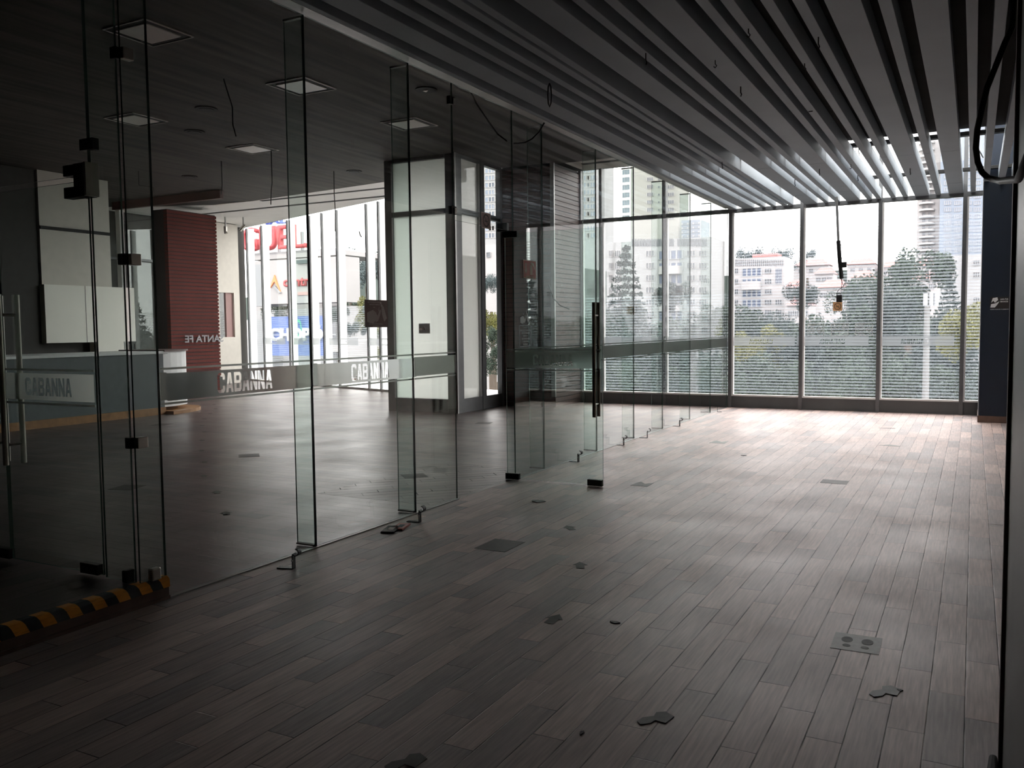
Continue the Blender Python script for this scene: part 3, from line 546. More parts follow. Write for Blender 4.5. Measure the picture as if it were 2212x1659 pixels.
MB().tube([L(1806, 643), L(1795, 636)], .005).build('wire_end', 'black_metal', tk)
# loop of thick cable by the navy column
cb = MB().tube([Vector((.13, 3.05, 3.58)), Vector((.115, 3.05, 3.2))] + [at(x, y, 3.05) for x, y in ((2186, 60), (2172, 90), (2150, 145), (2132, 190), (2120, 240), (2111, 280), (2108, 320), (2112, 350), (2121, 372), (2134, 384))] + [at(2160, 391, 2.7), at(2200, 387, 2.3), Vector((.105, 2.0, 1.88))], .009, 10)
o = cb.build('cable_loop', 'black_metal', smooth=True); tag(o, 'thick black cable looping down beside the navy column', 'cable')
o = MB().tube([at(2105, 300, 14.79), at(2111, 320, 14.79), at(2118, 330, 14.79), at(2124, 341, 14.79)], .008).build('loose_wire', 'black_metal'); tag(o, 'thin loose wire end in the gap left of the navy column', 'wire')

# ------------------------------------------------------------------ navy column and the near panel
col_ = root('wall_column', label='navy blue column at the right end of the window wall', kind='structure')
MB().box(.09, .62, 14.9, 15.95, .1, H-.02).build('shaft', 'navy', col_); MB().box(.075, .62, 14.885, 15.95, 0, .1).build('skirting', 'step_wood', col_)
MB().box(.083, .089, 14.93, 15.9, .1, H-.02).build('side_face', 'render_grey', col_)
pn = root('door_4', label='grey metal panel edge close to the camera on the right', kind='structure')
MB().box(.112, .18, 1.2, 3.25, .0, 4.4).build('leaf', 'panel_grey', pn, bevel=.004); MB().box(.100, .112, 3.19, 3.25, 0, 4.4).build('edge_strip', 'step_wood', pn)
o = MB().prism([(.055, 3.0), (.075, 3.27), (.10, 3.27), (.10, 2.2), (-.06, 2.2), (-.03, 2.75)], 0, .05).build('door_stop', 'black', bevel=.01); tag(o, 'black rubber foot at the base of the grey panel', 'door stop')

# ------------------------------------------------------------------ inner room: ceiling lights, downlights, wires
LT = [(-7.515, 8.608, 'nearest bright one'), (-7.50, 10.95, 'right of the four'), (-10.78, 11.09, 'farthest left bright one'), (-7.525, 6.326, 'dim one highest in view'), (-10.73, 8.745, 'dim one behind the corner glass')]
first = None
for i, (x, y, l) in enumerate(LT):
    if first is None:
        r = root('ceiling_light', (x, y, H-.042), None, 'ceiling light')
        MB().box(-.30, .30, -.31, -.30, -.012, .0).box(-.30, .30, .30, .31, -.012, 0).box(-.31, -.30, -.31, .31, -.012, 0).box(.30, .31, -.31, .31, -.012, 0).build('frame', 'light_cover', r)
        MB().box(-.30, .30, -.30, .30, -.004, 0).build('tray', 'black', r); MB().box(-.22, .22, -.22, .22, -.016, -.004).build('diffuser', 'light_cover', [q for q in r.children if q.name.startswith('tray')][0]); first = r
    else: r = copy_tree(first); r.location = (x, y, H-.042)
    tag(r, 'square recessed ceiling light behind the partition, ' + l, 'ceiling light', 'square ceiling lights')
for i, (x, y, l) in enumerate([(-9.394, 8.807, 'double hole between the dim square lights'), (-10.61, 9.701, 'behind the two dim squares'), (-13.74, 12.4, 'farthest left'), (-10.64, 13.63, 'nearest the pale soffit')]):
    o = MB().cyl((0, 0), .15, -.012, .0, 24).cyl((.0, 0), .10, -.02, -.012, 20).build('downlight', 'black'); o.location = (x, y, H-.042); tag(o, 'empty round black downlight, ' + l, 'downlight', 'round downlights')
o = root('speaker_grille', (-6.255, 9.52, H-.042), 'round black ceiling fitting with a white fragment near the partition', 'ceiling fitting')
MB().cyl((0, 0), .14, -.012, 0, 24).build('ring', 'black', o); MB().prism([(-.03, -.03), (.05, -.02), (-.03, .05)], -.022, -.012).build('fragment', 'light_cover', o)
def wire(pts, label, Y, r_=.008, mt='black_metal', top=False):
    P_ = [at(x, y, Y) for x, y in pts]
    if top: P_ = [Vector((P_[0].x, P_[0].y, H-.03))] + P_
    o = MB().tube(P_, r_, 6).build('hanging_wire', mt); tag(o, label, 'wire', 'loose wires from the inner ceiling'); return o
wire([(486, 70), (480, 120), (480, 160), (492, 200), (502, 232), (503, 270), (510, 295)], 'longest black wire hanging left of the square lights', 7.9)
wire([(586, 336), (588, 395), (586, 410), (585, 442)], 'thin wire dropping to the pale soffit from the left light', 11.3, top=True)
wire([(478, 348), (480, 400), (478, 420)], 'short wire near the left downlight', 11.6)
wire([(721, 370), (722, 420), (724, 450), (724, 500)], 'thin vertical wire in front of the left glazing', 13.4, .009)
wire([(1011, 187), (1030, 225), (1055, 262), (1075, 290), (1095, 305)], 'black wire sagging from the top rail over the doorway', 7.3)
wire([(1176, 265), (1165, 285), (1150, 300), (1135, 308), (1110, 310)], 'black wire end hanging by the doorway transom', 7.9)
wire([(1186, 615), (1196, 645), (1210, 660), (1230, 668)], 'thin curved wire end in front of the brown pier', 9.0, .006)
wire([(300, 400), (332, 405), (325, 440)], 'thin wire by the mall windows', 11.5, .006, top=True)
for i, (px, py, Y, l) in enumerate([(487, 492, 17.3, 'left of the pair'), (526, 490, 17.6, 'right of the pair')]):
    p = at(px, py, Y); r = root('camera_dome', p, 'small white security camera hung from the soffit, ' + l, 'camera', 'security cameras')
    MB().tube([(0, 0, H-.03-p.z), (0, 0, .02)], .02).build('stem', 'aluminium', r)
    MB().tube([(.04, .02, .05), (-.02, -.01, -.02), (-.08, -.05, -.10)] if i else [(0, 0, .04), (0, 0, -.10), (.02, 0, -.16)], .045, 10).build('housing', 'steel', r)
o = MB().tube([at(776, 500, 16.6), at(778, 508, 16.6), at(781, 512, 16.6)], .015).build('loose_bracket', 'black_metal'); tag(o, 'small torn bracket hanging from the pale soffit', 'bracket')

# ------------------------------------------------------------------ counter (bar)
ct = root('bar_counter', (0, 0, 0), 'long dark fronted bar counter with a rounded white end', 'counter')
MB().box(-14.2, -13.02, 5.5, 11.0, .13, 1.10).build('body', 'counter_panel', ct)
MB().box(-14.2, -13.0, 5.5, 11.1, 1.10, 1.15).build('worktop', 'counter_white', ct, bevel=.01)
hs = [(-13.6+.58*math.sin(a), 11.0+.9*math.cos(a)) for a in [math.radians(-90+180*i/16) for i in range(17)]]
MB().prism(hs[::-1], .13, 1.14).build('rounded_end', 'counter_white', ct, smooth=False)
hs2 = [(-13.6+.62*math.sin(a), 11.0+.94*math.cos(a)) for a in [math.radians(-90+180*i/16) for i in range(17)]]
MB().prism(hs2[::-1], 1.14, 1.17).build('end_rim', 'brown_panel', ct)
MB().box(-14.15, -12.99, 5.5, 11.0, 0, .13).build('kick', 'oak', ct)
MB().prism([(-13.6+.80*math.sin(a), 11.0+1.15*math.cos(a)) for a in [math.radians(-90+180*i/16) for i in range(17)]][::-1], 0, .06).build('plinth', 'oak', ct)

# ------------------------------------------------------------------ things on the floor
def fp(px, py, z=0):
    d = R @ Vector(((px - 1106)/F_PX, -(py - 829.5)/F_PX, -1)); t = (z - EYE)/d.z; return Vector((d.x*t, d.y*t, z))
BR = [(632, 1228, 'nearest the camera', 0), (905, 1128, 'beside the papers on the floor', 0), (1248, 998, 'seen through the open glass door', 0), (1346, 962, 'first past the open door', 0), (1397, 946, 'midway along the far partition', 0), (1467, 921, 'second from the window wall', 0), (1549, 890, 'fallen, by the window wall', 1)]
bproto = None
for i, (px, py, l, lying) in enumerate(BR):
    p = fp(px, py)
    if bproto is None:
        r = root('hooked_bracket', p, None, 'bracket')
        MB().box(-.10, .012, -.02, .02, 0, .006).box(.006, .012, -.02, .02, 0, .085).build('foot_strip', 'black_metal', r, bevel=.001)
        pts = [(.009 + .018*math.sin(math.radians(a)), .085+.018 - .018*math.cos(math.radians(a))) for a in range(-30, 230, 20)]
        q = MB()
        pp = [(.010, .075)] + [(.030 - .0*a + .022*math.sin(math.radians(a)), .108 - .022*math.cos(math.radians(a))) for a in range(-60, 200, 20)]
        for (a, b) in zip(pp, pp[1:]):
            dx, dz = b[0]-a[0], b[1]-a[1]; n_ = math.hypot(dx, dz) or 1; nx, nz = -dz/n_*.003, dx/n_*.003
            q.prism([(a[0]-nx, a[1]-nz), (b[0]-nx, b[1]-nz), (b[0]+nx, b[1]+nz), (a[0]+nx, a[1]+nz)], -.02, .02, M=Matrix(((1, 0, 0, 0), (0, 0, -1, 0), (0, 1, 0, 0), (0, 0, 0, 1))))
        q.build('hook', 'black_metal', r); s_ = MB().cyl((0, 0), .006, 0, .003, 10, M=Matrix.Rotation(-math.pi/2, 4, 'X')).build('screw', 'steel', r); s_.location = (.009, -.024, .055); bproto = r
    else: r = copy_tree(bproto); r.location = p
    if lying: r.rotation_euler = (0, math.radians(90), 0); r.location.z = .012; r.scale = (.8, .8, .8)
    r.rotation_euler.z = [0.25, 0.1, -.1, 0, .1, -.05, .3][i]
    tag(r, 'black hooked metal bracket at the foot of the partition, ' + l, 'bracket', 'hooked brackets along the partition')
def card(px, py, w_, l_, rz, m_, label, z=.012, sub=None):
    p = fp(px, py); r = root('flyer', p, label, 'card', rz=rz); MB().box(-w_/2, w_/2, -l_/2, l_/2, .0005, z).build('cover', m_, r, bevel=.001)
    if sub: MB().box(-w_*.2, w_*.25, -l_*.2, l_*.2, z, z+.001).build('print', sub, r)
    return r
card(845, 1145, .10, .20, .35, 'ink', 'small black card lying by the foot of the partition', .012, 'sticker_pale'); card(866, 1139, .09, .20, .3, 'sticker_red', 'small red card lying beside the black one', .012, 'ink')
def mark(px, py, kind, label, w_=.25, l_=.25, rz=0, m_='floor_mark'):
    p = fp(px, py); mb = MB(); name = 'floor_sticker'
    if kind == 'sq': mb.prism([(-w_/2, -l_/2), (w_/2, -l_/2), (w_/2, l_/2), (-w_/2, l_/2)], .0005, .0018)
    elif kind == 'torn': mb.prism([(-w_/2, -l_/2), (w_/2, -l_/2), (w_/2*.9, l_/2), (w_*.1, l_*.1), (-w_*.3, l_/2), (-w_*.42, l_*.4)], .0005, .0018)
    elif kind == 'arrow': mb.prism([(-.026, -.075), (.026, -.075), (.026, .0), (.048, .0), (0, .075), (-.048, .0), (-.026, 0)], .0005, .0018)
    elif kind == 'tri': mb.prism([(-w_/2, 0), (w_/2, -.02), (w_/2, .03), (0, l_*.4)], .0005, .0018)
    elif kind == 'blob': mb.prism([(w_/2*math.cos(a)*(1+.25*math.sin(3*a)), l_/2*math.sin(a)*(1+.2*math.cos(5*a))) for a in [2*math.pi*i/14 for i in range(14)]], .0005, .004)
    elif kind == 'peel':
        mb.prism([(-.065, -.045), (-.05, -.07), (-.015, -.05), (.0, -.02), (.04, -.035), (.066, .03), (.03, .065), (-.005, .05), (-.01, .015), (-.05, -.01)], .0005, .003)
    o = mb.build(name, m_); o.location = p; o.rotation_euler.z = rz; tag(o, label, 'floor sticker', 'worn floor stickers'); return o
ft = root('floor_sticker', (-.458, 4.30, 0), 'pale footprint waiting mark on the floor at the right', 'floor sticker', 'worn floor stickers', rz=.02)
MB().box(-.105, .105, -.115, .115, .0005, .0015).build('sheet', 'floor_mark_pale', ft)
fb = MB()
for s in (-1, 1):
    for (cx_, cy_, rx, ry) in ((s*.045, .03, .026, .04), (s*.040, -.052, .018, .018)): fb.prism([(cx_+rx*math.cos(2*math.pi*i/14), cy_+ry*math.sin(2*math.pi*i/14)) for i in range(14)], .0015, .0022)
fb.build('footprints', 'floor_mark_dark', ft)
mark(1388, 1046, 'torn', 'torn square mark right of the open door', .17, .22, m_='floor_mark'); mark(1554, 955, 'torn', 'torn pale mark near the end of the partition', .2, .25, m_='floor_mark_pale')
mark(1803, 1041, 'sq', 'brown square mark in the middle right of the floor', .24, .20); mark(1080, 1178, 'sq', 'dark square mark on the floor left of the arrows', .24, .30)
mark(1920, 963, 'tri', 'triangular scrap near the navy column', .25, .3, m_='floor_mark_pale'); mark(1916, 925, 'tri', 'thin scrap of tape nearest the window wall', .22, .08)
mark(1230, 1140, 'arrow', 'small dark arrow farthest up the floor row', rz=.75); mark(1253, 1221, 'arrow', 'dark arrow in the middle of the floor row', rz=.45)
mark(1197, 1337, 'arrow', 'dark arrow nearest the camera', rz=.05); mark(1162, 1083, 'blob', 'small dark patch below the glass door', .12, .10)
mark(1417, 1552, 'peel', 'peeling arrow remains at the bottom centre', m_='floor_mark', rz=.2); mark(1912, 1494, 'peel', 'peeling arrow remains with a black curl at lower right', m_='floor_mark_pale', rz=.2)
mark(1944, 1492, 'blob', 'black curled tip of the lower right arrow', .022, .018, m_='ink'); mark(878, 1646, 'peel', 'dark torn scrap at the bottom edge of the view', m_='floor_mark', rz=.3)
mark(1606, 984, 'blob', 'tiny black scrap on the bright floor', .06, .05, m_='ink'); mark(1257, 1584, 'blob', 'tiny black chip in a floor joint', .012, .03, m_='ink')
mark(1328, 1345, 'blob', 'dark smear between the floor planks', .05, .03); mark(2150, 1133, 'tri', 'thin brown splinter beside the grey panel', .10, .02, m_='bronze')
for i, (px, py) in enumerate(((538, 984), (275, 1053), (350, 917), (1045, 914), (895, 1028))): mark(px, py, 'sq', 'dark square mark on the inner floor, ' + ['left of the door glass fins', 'behind the corner glass', 'beside the bar plinth', 'in front of the white enclosure', 'on the diagonal tiles'][i], .24, .26, rz=.8 if i in (0, 4) else .3)
for i, (px, py) in enumerate(((488, 1109), (468, 1063), (440, 1028), (441, 998), (435, 973), (436, 951), (442, 933), (437, 919), (441, 905), (454, 893), (466, 883), (462, 874))): mark(px, py, 'arrow', 'small dark arrow on the inner floor, ' + nth[i] + ' from the camera', rz=.9, m_='floor_mark_dark')

# ------------------------------------------------------------------ outside: ground, trees, buildings
struct(box('ground', (-420, 300, 16.6, 700, -14.2, -14), 'ground'), 'green ground far below the windows')
struct(MB().prism([(-420, -60), (-19.9, -60), (-19.9, 16), (-60, 60), (-420, 60)], -14.2, -14).build('ground', 'ground'))
def leaves(n, shape, size, seed):
    rg = random.Random(seed); mb = MB()
    for i in range(n):
        p = shape(rg); s = size*rg.uniform(.5, 1.2)
        a = Vector((rg.gauss(0, 1), rg.gauss(0, 1), rg.gauss(0, .6))).normalized()*s; b = a.cross(Vector((rg.gauss(0, 1), rg.gauss(0, 1), rg.gauss(0, 1)))).normalized()*s*.55
        k = len(mb.v); mb.v += [p-a, p-b*.8, p+a, p+b]; mb.f.append([k, k+1, k+2, k+3]); mb.mi.append(0)
    return mb
def broad(rg, blobs):
    c, r_ = blobs[int(rg.random()*len(blobs))]; v = Vector((rg.gauss(0, 1), rg.gauss(0, 1), rg.gauss(0, 1))).normalized()*r_*(rg.random()**.35); return c + v
def mk_broad(seed, mt):
    rg = random.Random(seed); bl = [(Vector((rg.uniform(-.5, .5), rg.uniform(-.5, .5), rg.uniform(.22, .80))), rg.uniform(.16, .30)) for _ in range(13)]
    o = leaves(5200, lambda q: broad(q, bl), .034, seed).build('crown', mt); me = o.data; bpy.data.objects.remove(o); return me
def mk_con(seed, mt):
    def sh(q):
        k = int(q.random()**.75*17); z = .12 + .86*(1 - k/17.0) ; z = 1 - (k+.5)/17*.88
        rr = (1-z)*.42 + .03; a = q.choice([2*math.pi*j/9 + k for j in range(9)]) + q.gauss(0, .12); t = q.random()**.7*rr
        return Vector((t*math.cos(a), t*math.sin(a), z - t*.12 + q.gauss(0, .008)))
    o = leaves(3000, sh, .022, seed).build('crown', mt); me = o.data; bpy.data.objects.remove(o); return me
CR = {'a': mk_broad(1, 'foliage_a'), 'b': mk_broad(2, 'foliage_b'), 'c': mk_broad(3, 'foliage_c'), 'f': mk_broad(4, 'foliage_hazed'), 'k': mk_con(5, 'foliage_b'), 'a2': mk_broad(9, 'foliage_a')}
tm = MB().tube([(0, 0, 0), (.01, .01, .35), (0, 0, .75)], [.022, .017, .008], 7).build('trunk', 'bark'); TR = tm.data; bpy.data.objects.remove(tm)
def tree(px, pytop, wpx, Y, kind, label, base=-14.0):
    top = at(px, pytop, Y); h = top.z - base; wd = wpx/F_PX*Y
    r = root('tree', (top.x, Y, base), label, 'tree', 'trees outside the windows')
    cr = bpy.data.objects.new('crown', CR[kind]); C.objects.link(cr); cr.parent = r
    if kind == 'k': sz = min(h*.97, wd*1.7); cr.scale = (wd/.8, wd/.8, sz); cr.location.z = h - sz
    else:
        sz = min(h*.9, wd*.95); cr.scale = (wd/1.4, wd/1.4, sz); cr.location.z = h - sz*1.02
    cr.rotation_euler.z = random.uniform(0, 6)
    t = bpy.data.objects.new('trunk', TR); C.objects.link(t); t.parent = r; t.scale = (h*1.1, h*1.1, h)
    return r
TREES = [(1352, 528, 190, 40, 'k', 'tall conifer in front of the white block with bay windows'), (1965, 528, 170, 46, 'a', 'big broad tree behind the right hand windows'), (1900, 600, 150, 38, 'b', 'dark bushy tree left of the light pole'),
 (1790, 640, 190, 36, 'a2', 'green tree under the hanging track light'), (1700, 690, 160, 34, 'b', 'dark tree below the white apartment block'), (1635, 700, 120, 33, 'c', 'yellowish tree below the white apartment block'),
 (2052, 592, 110, 37, 'k', 'conifer right of the light pole'), (2098, 650, 120, 33, 'c', 'yellow green tree beside the navy column'), (1480, 640, 230, 40, 'a2', 'broad tree behind the middle of the partition'),
 (1560, 650, 150, 37, 'a', 'tree just left of the first clear window'), (1405, 690, 220, 34, 'b', 'low tree below the conifer'), (1290, 700, 160, 36, 'b', 'low tree behind the door handle'),
 (1620, 528, 62, 300, 'f', 'far round tree above the apartment block roof, left'), (1690, 530, 66, 290, 'f', 'far round tree right of the apartment block roof'), (1745, 532, 40, 300, 'f', 'far tree just past the second mullion'),
 (1850, 590, 110, 120, 'a', 'middle distance tree below the red roofs'), (1740, 600, 80, 130, 'b', 'middle distance tree beside the white houses'), (1940, 760, 200, 30, 'b', 'near dark tree at the foot of the light pole'), (1800, 770, 220, 29, 'a', 'near tree low behind the mirrored word band'),
 (1660, 780, 170, 29, 'a2', 'near tree low in the first clear window'), (1500, 780, 220, 29, 'b', 'near tree low behind the partition end'), (1350, 790, 200, 30, 'a', 'near tree low behind the door'), (2090, 770, 140, 29, 'a2', 'near tree low beside the navy column'),
 (1340, 640, 120, 42, 'a2', 'green tree filling in behind the conifer'), (1445, 600, 90, 60, 'b', 'thin tree right of the conifer'),
 (790, 535, 130, 150, 'f', 'hazy tree on the hill behind the left glazing'), (755, 560, 110, 140, 'f', 'second hazy hill tree on the left'), (830, 545, 90, 160, 'f', 'hazy hill tree beside the corner enclosure'), (800, 640, 120, 75, 'c', 'yellow green tree in the left glazing'),
 (765, 650, 90, 90, 'a', 'green tree left of the hand washing sign'), (825, 740, 60, 45, 'c', 'yellow bush low beside the enclosure'), (1060, 590, 60, 120, 'f', 'far tree in the narrow window slot'), (1058, 665, 90, 60, 'c', 'yellow green tree in the narrow window slot'), (1075, 700, 80, 52, 'a', 'low green tree in the narrow window slot'), (1045, 740, 90, 46, 'a2', 'near green tree low in the narrow window slot'), (600, 640, 90, 90, 'a', 'tree behind the blue shop sign')]
rt = random.Random(3)
UL = ['behind the door handle', 'under the conifer', 'beyond the partition middle', 'left of the first clear window', 'low in the first clear window', 'under the apartment block', 'beside the second mullion', 'under the notices', 'right of the notices', 'left of the pole', 'around the pole', 'right of the pole', 'by the navy column']
for k in range(13):
    for row, (Y_, y0, y1, wd_) in enumerate(((70, 655, 690, 120), (44, 690, 730, 140), (27, 745, 800, 170))):
        tree(1285 + 66*k + rt.uniform(-15, 15), rt.uniform(y0, y1), wd_*rt.uniform(.9, 1.2), Y_ + rt.uniform(-2, 4), rt.choice('aabb') , '%s understorey tree %s' % (['distant', 'middle', 'near'][row], UL[k]))
for k in range(4): tree(730 + 35*k, [660, 690, 640, 700][k], 60, 55 + 3*k, 'abfa'[k], 'understorey tree in the left glazing, ' + nth[k] + ' from its centre fin')
# what the partition glass mirrors: the far side of the street to the right
for k in range(12): tree(2300 + 75*k, rt.uniform(640, 720), 190, 34 + rt.uniform(-3, 8), rt.choice('aab'), 'tree off to the right, mirrored in the partition glass, %s from the left' % nth[k])
tree(2985, 530, 200, 40, 'k', 'conifer off to the right, mirrored in the partition glass')
for t_ in TREES: tree(*t_)
# window part mesh shared
def win_mesh(mt='window_dark', fm='render_white', cols=2):
    mb = MB().box(-.5, .5, -.01, .01, 0, 1, 0)
    for x in [-.5] + [-.5 + (k+1)/cols for k in range(cols)]: mb.box(x-.035, x+.035, -.05, .01, 0, 1, 1)
    mb.box(-.5, .5, -.05, .01, -.03, .03, 1).box(-.5, .5, -.05, .01, .97, 1.03, 1)
    o = mb.build('window', [mt, fm]); me = o.data; bpy.data.objects.remove(o); return me
WM = {'d': win_mesh(cols=3), 'b': win_mesh('window_blue', 'render_grey', 4), 't': win_mesh('tower_blue', 'render_white', 3), 'g': win_mesh('window_dark', 'render_grey', 1)}
def building(label, px0, px1, pyt, Y, wall, wins, depth=14, base=-14, name='building', cat='building'):
    a = at(px0, pyt, Y); b = at(px1, pyt, Y); top = (a.z+b.z)/2
    r = root(name, (a.x, Y, base), label, cat, 'buildings seen through the windows')
    MB().box(0, b.x-a.x, 0, depth, 0, top-base).build('wall', wall, r)
    for (x0, x1, y0, y1, k) in wins:
        p = at(x0, y1, Y); q = at(x1, y0, Y); w_ = bpy.data.objects.new('window', WM[k]); C.objects.link(w_); w_.parent = r
        w_.location = ((p.x+q.x)/2 - a.x, -.1, p.z-base); w_.scale = (q.x-p.x, 3 if Y > 100 else 1, q.z-p.z)
    return r, a
# white apartment block in the first clear window
W_ = []
for k in range(7):
    y = 580 + 22.4*k
    W_ += [(1583, 1595, y, y+11, 'd'), (1652, 1667, y, y+11, 'd')]
    if k > 2: W_.append((1675, 1689, y, y+11, 'd'))
    W_.append((1603, 1645, y-1, y+17, 'b'))
W_.append((1675, 1689, 580, 613, 'b'))
bA, a0 = building('white apartment block with rounded balconies in the first clear window', 1583, 1695, 557, 250, 'render_white', W_)
for k, y in enumerate((618, 688, 757)):
    p = at(1602, y, 250); q = at(1644, y, 250); o = MB().cyl((0, 0), .5, -1.2, 1.2, 20).build('balcony', 'render_white', bA); o.location = ((p.x+q.x)/2-a0.x, -.2, p.z+14); o.scale = (q.x-p.x, 5, 1.0)
for k in range(26):
    p = at(1586+4.2*k, 568, 250); o = MB().box(-.09, .09, -.2, 0, -.9, .9).build('slot', 'window_dark', bA); o.location = (p.x-a0.x, 0, p.z+14)
o = MB().box(0, 7, 2, 8, 0, .7).prism([(0, 2), (7, 2), (7, 8), (0, 8)], .7, 1.0).build('roof_house', 'roof_red', bA); p = at(1625, 550, 252); o.location = (p.x-a0.x, 0, at(1600, 557, 250).z+14)
# white block with bay windows
W_ = []
for k in range(8):
    y = 541 + 26.4*k
    W_ += [(1316, 1324, y, y+14, 'd'), (1329, 1341, y, y+14, 'd'), (1396, 1414, y, y+13, 'd'), (1423, 1475, y-1, y+20, 'b'), (1484, 1502, y, y+13, 'd'), (1510, 1527, y, y+13, 'd')]
bB, b0 = building('large white block with bay windows behind the conifer', 1310, 1534, 518, 212, 'render_grey', W_)
for k in range(48):
    if 26 < k < 29: continue
    p = at(1366+3.4*k, 524, 212); o = MB().box(-.10, .10, -.2, 0, -.9, .9).build('slot', 'window_dark', bB); o.location = (p.x-b0.x, 0, p.z+14)
for y in (585, 664, 743):
    p = at(1424, y, 212); q = at(1474, y, 212); o = MB().cyl((0, 0), .5, -1.0, 1.0, 20).build('balcony', 'render_white', bB); o.location = ((p.x+q.x)/2-b0.x, -.2, p.z+14); o.scale = (q.x-p.x, 5, 1.0)
building('beige tower rising above the white bay window block', 1362, 1466, 250, 340, 'tower_beige', [(x, x+13, 300+16.5*k, 309+16.5*k, 'd') for k in range(11) for x in (1398, 1443)] + [(1345+0*k, 1360, 300+16.5*k, 312+16.5*k, 't') for k in range(11)] + [(1422, 1425, 303+16.5*k, 307+16.5*k, 'g') for k in range(11)])
building('pale blue gridded tower behind the brown pier', 1040, 1300, 250, 360, 'render_grey', [(x, x+22, 300+15.6*k, 312+15.6*k, 't') for k in range(14) for x in (1048, 1266, 1254 - 22*0 + 200*0)] + [(1056, 1074, 300+15.6*k, 312+15.6*k, 't') for k in range(14)])
building('pale teal tower half hidden behind the bay window block', 1472, 1512, 475, 330, 'tower_blue', [(1474, 1510, 480+9*k, 486+9*k, 't') for k in range(5)])
W_ = [(x, x+7, 300+14.4*k, 308+14.4*k, 'd') for k in range(19) for x in (1992, 2005)] + [(x, x+14, 290+14.4*k, 299+14.4*k, 't') for k in range(20) for x in (2040, 2062, 2084, 2104)]
tE, e0 = building('tall white tower with curved balconies at the right', 1985, 2034, 250, 390, 'render_white', W_[:38])
for k in range(19):
    p = at(1985, 312+14.4*k, 390); q = at(2020, 312+14.4*k, 390); o = MB().cyl((0, 0), .5, -.35, .35, 20).build('balcony', 'render_white', tE); o.location = ((p.x+q.x)/2-e0.x, -.5, p.z+14); o.scale = (q.x-p.x, 8, 1)
building('blue glass tower wing beside the white balconies', 2034, 2180, 250, 386, 'tower_blue', W_[38:])
building('plain pale block with few windows beside the navy column', 2032, 2180, 550, 200, 'render_grey', [(2041, 2054, 566, 580, 'd'), (2041, 2054, 590, 601, 'd'), (2102, 2116, 562, 573, 'd'), (2102, 2116, 588, 599, 'd'), (2102, 2116, 642, 653, 'd'), (2062, 2066, 564, 567, 'g'), (2062, 2066, 590, 593, 'g')])
building('pink walled house with a tiled roof in the narrow slot', 1045, 1085, 528, 150, 'render_white', [(1052, 1060, 545, 556, 'g')])
building('large grey block off to the right, mirrored in the partition glass', 2420, 3500, 300, 120, 'render_grey', [(x, x+24, 560+34*k, 575+34*k, 'd') for k in range(5) for x in range(2450, 3480, 70)])
# hillside with red roofed houses
h0 = at(1500, 620, 330); h1 = at(2200, 575, 330)
struct(MB().prism([(h0.x-120, -14), (h1.x+60, -14), (h1.x+60, h1.z+2), (0.0*h1.x+(h0.x+h1.x)/2, h1.z+1), (h0.x-120, h0.z+3)], 0, 90, M=Matrix(((1, 0, 0, 0), (0, 0, 1, 332), (0, 1, 0, 0), (0, 0, 0, 1)))).build('ground', 'hill'), 'wooded hillside behind the houses')
hx = at(740, 545, 230)
struct(MB().prism([(hx.x-60, -14), (hx.x+70, -14), (hx.x+70, hx.z-6), (hx.x+20, hx.z), (hx.x-10, hx.z-8), (hx.x-60, hx.z-16)], 0, 60, M=Matrix(((1, 0, 0, 0), (0, 0, 1, 232), (0, 1, 0, 0), (0, 0, 0, 1)))).build('ground', 'hill'), 'hazy hill beyond the left glazing')
HS_ = [(1697, 1735, 622, 240, 'white house right of the apartment block, lower'), (1700, 1748, 660, 200, 'white terrace house below it'), (1715, 1790, 575, 310, 'wide pale house high on the hill'), (1760, 1800, 592, 290, 'pale house left of the hanging track'), (1770, 1825, 622, 230, 'red roofed house behind the hanging track'), (1830, 1890, 572, 320, 'hill house with a long red roof'), (1840, 1885, 600, 280, 'small red roofed house right of the track'), (1900, 1960, 578, 320, 'hill house behind the big tree'), (1975, 2030, 575, 300, 'red roofed house left of the pale block'), (1965, 2025, 605, 250, 'lower red roofed house left of the pale block')]
for x0, x1, y, Y, l in HS_:
    a = at(x0, y, Y); b = at(x1, y, Y); r = root('house', (a.x, Y, -14), l, 'house', 'houses on the hill'); Wd = b.x-a.x; ht = a.z+14
    MB().box(0, Wd, 0, 9, 0, ht).build('wall', 'render_white', r)
    rr = MB(); k = Wd*.04; n = len(rr.v); rr.v += [Vector(v) for v in ((-k, -1, ht), (Wd+k, -1, ht), (Wd+k, 10, ht), (-k, 10, ht), (Wd*.2, 4, ht+2.2), (Wd*.8, 4, ht+2.2))]
    rr.f += [[0, 1, 5, 4], [1, 2, 5], [2, 3, 4, 5], [3, 0, 4], [3, 2, 1, 0]]; rr.mi += [0]*5; rr.build('roof', 'roof_red', r)
    for q in range(3):
        w_ = bpy.data.objects.new('window', WM['d']); C.objects.link(w_); w_.parent = r; w_.location = (Wd*(.2+.3*q), -.1, ht-2.4); w_.scale = (1.4, 2, 1.2)
# light pole, street lamps
p = at(2003, 660, 24); r = root('light_pole', (p.x, 24, -14), 'thick pale pole with a cluster head outside the window', 'pole')
MB().tube([(0, 0, 0), (0, 0, p.z+14)], [.18, .065], 16).build('shaft', 'concrete', r)
for dx in (-.04, .09, .20): MB().cyl((dx, 0), .055, p.z+14.0, p.z+14.30, 12).build('lamp_head', 'grey_panel', r)
p = at(1506, 748, 26); r = root('street_lamp', (p.x, 26, -14), 'small street lamp glimpsed through the partition glass', 'lamp'); MB().tube([(0, 0, 0), (0, 0, p.z+14)], .04, 8).build('post', 'dark_aluminium', r); MB().cyl((0, 0), .15, p.z+13.95, p.z+14.15, 12, r2=.08).build('lamp_head', 'sill_white', r)
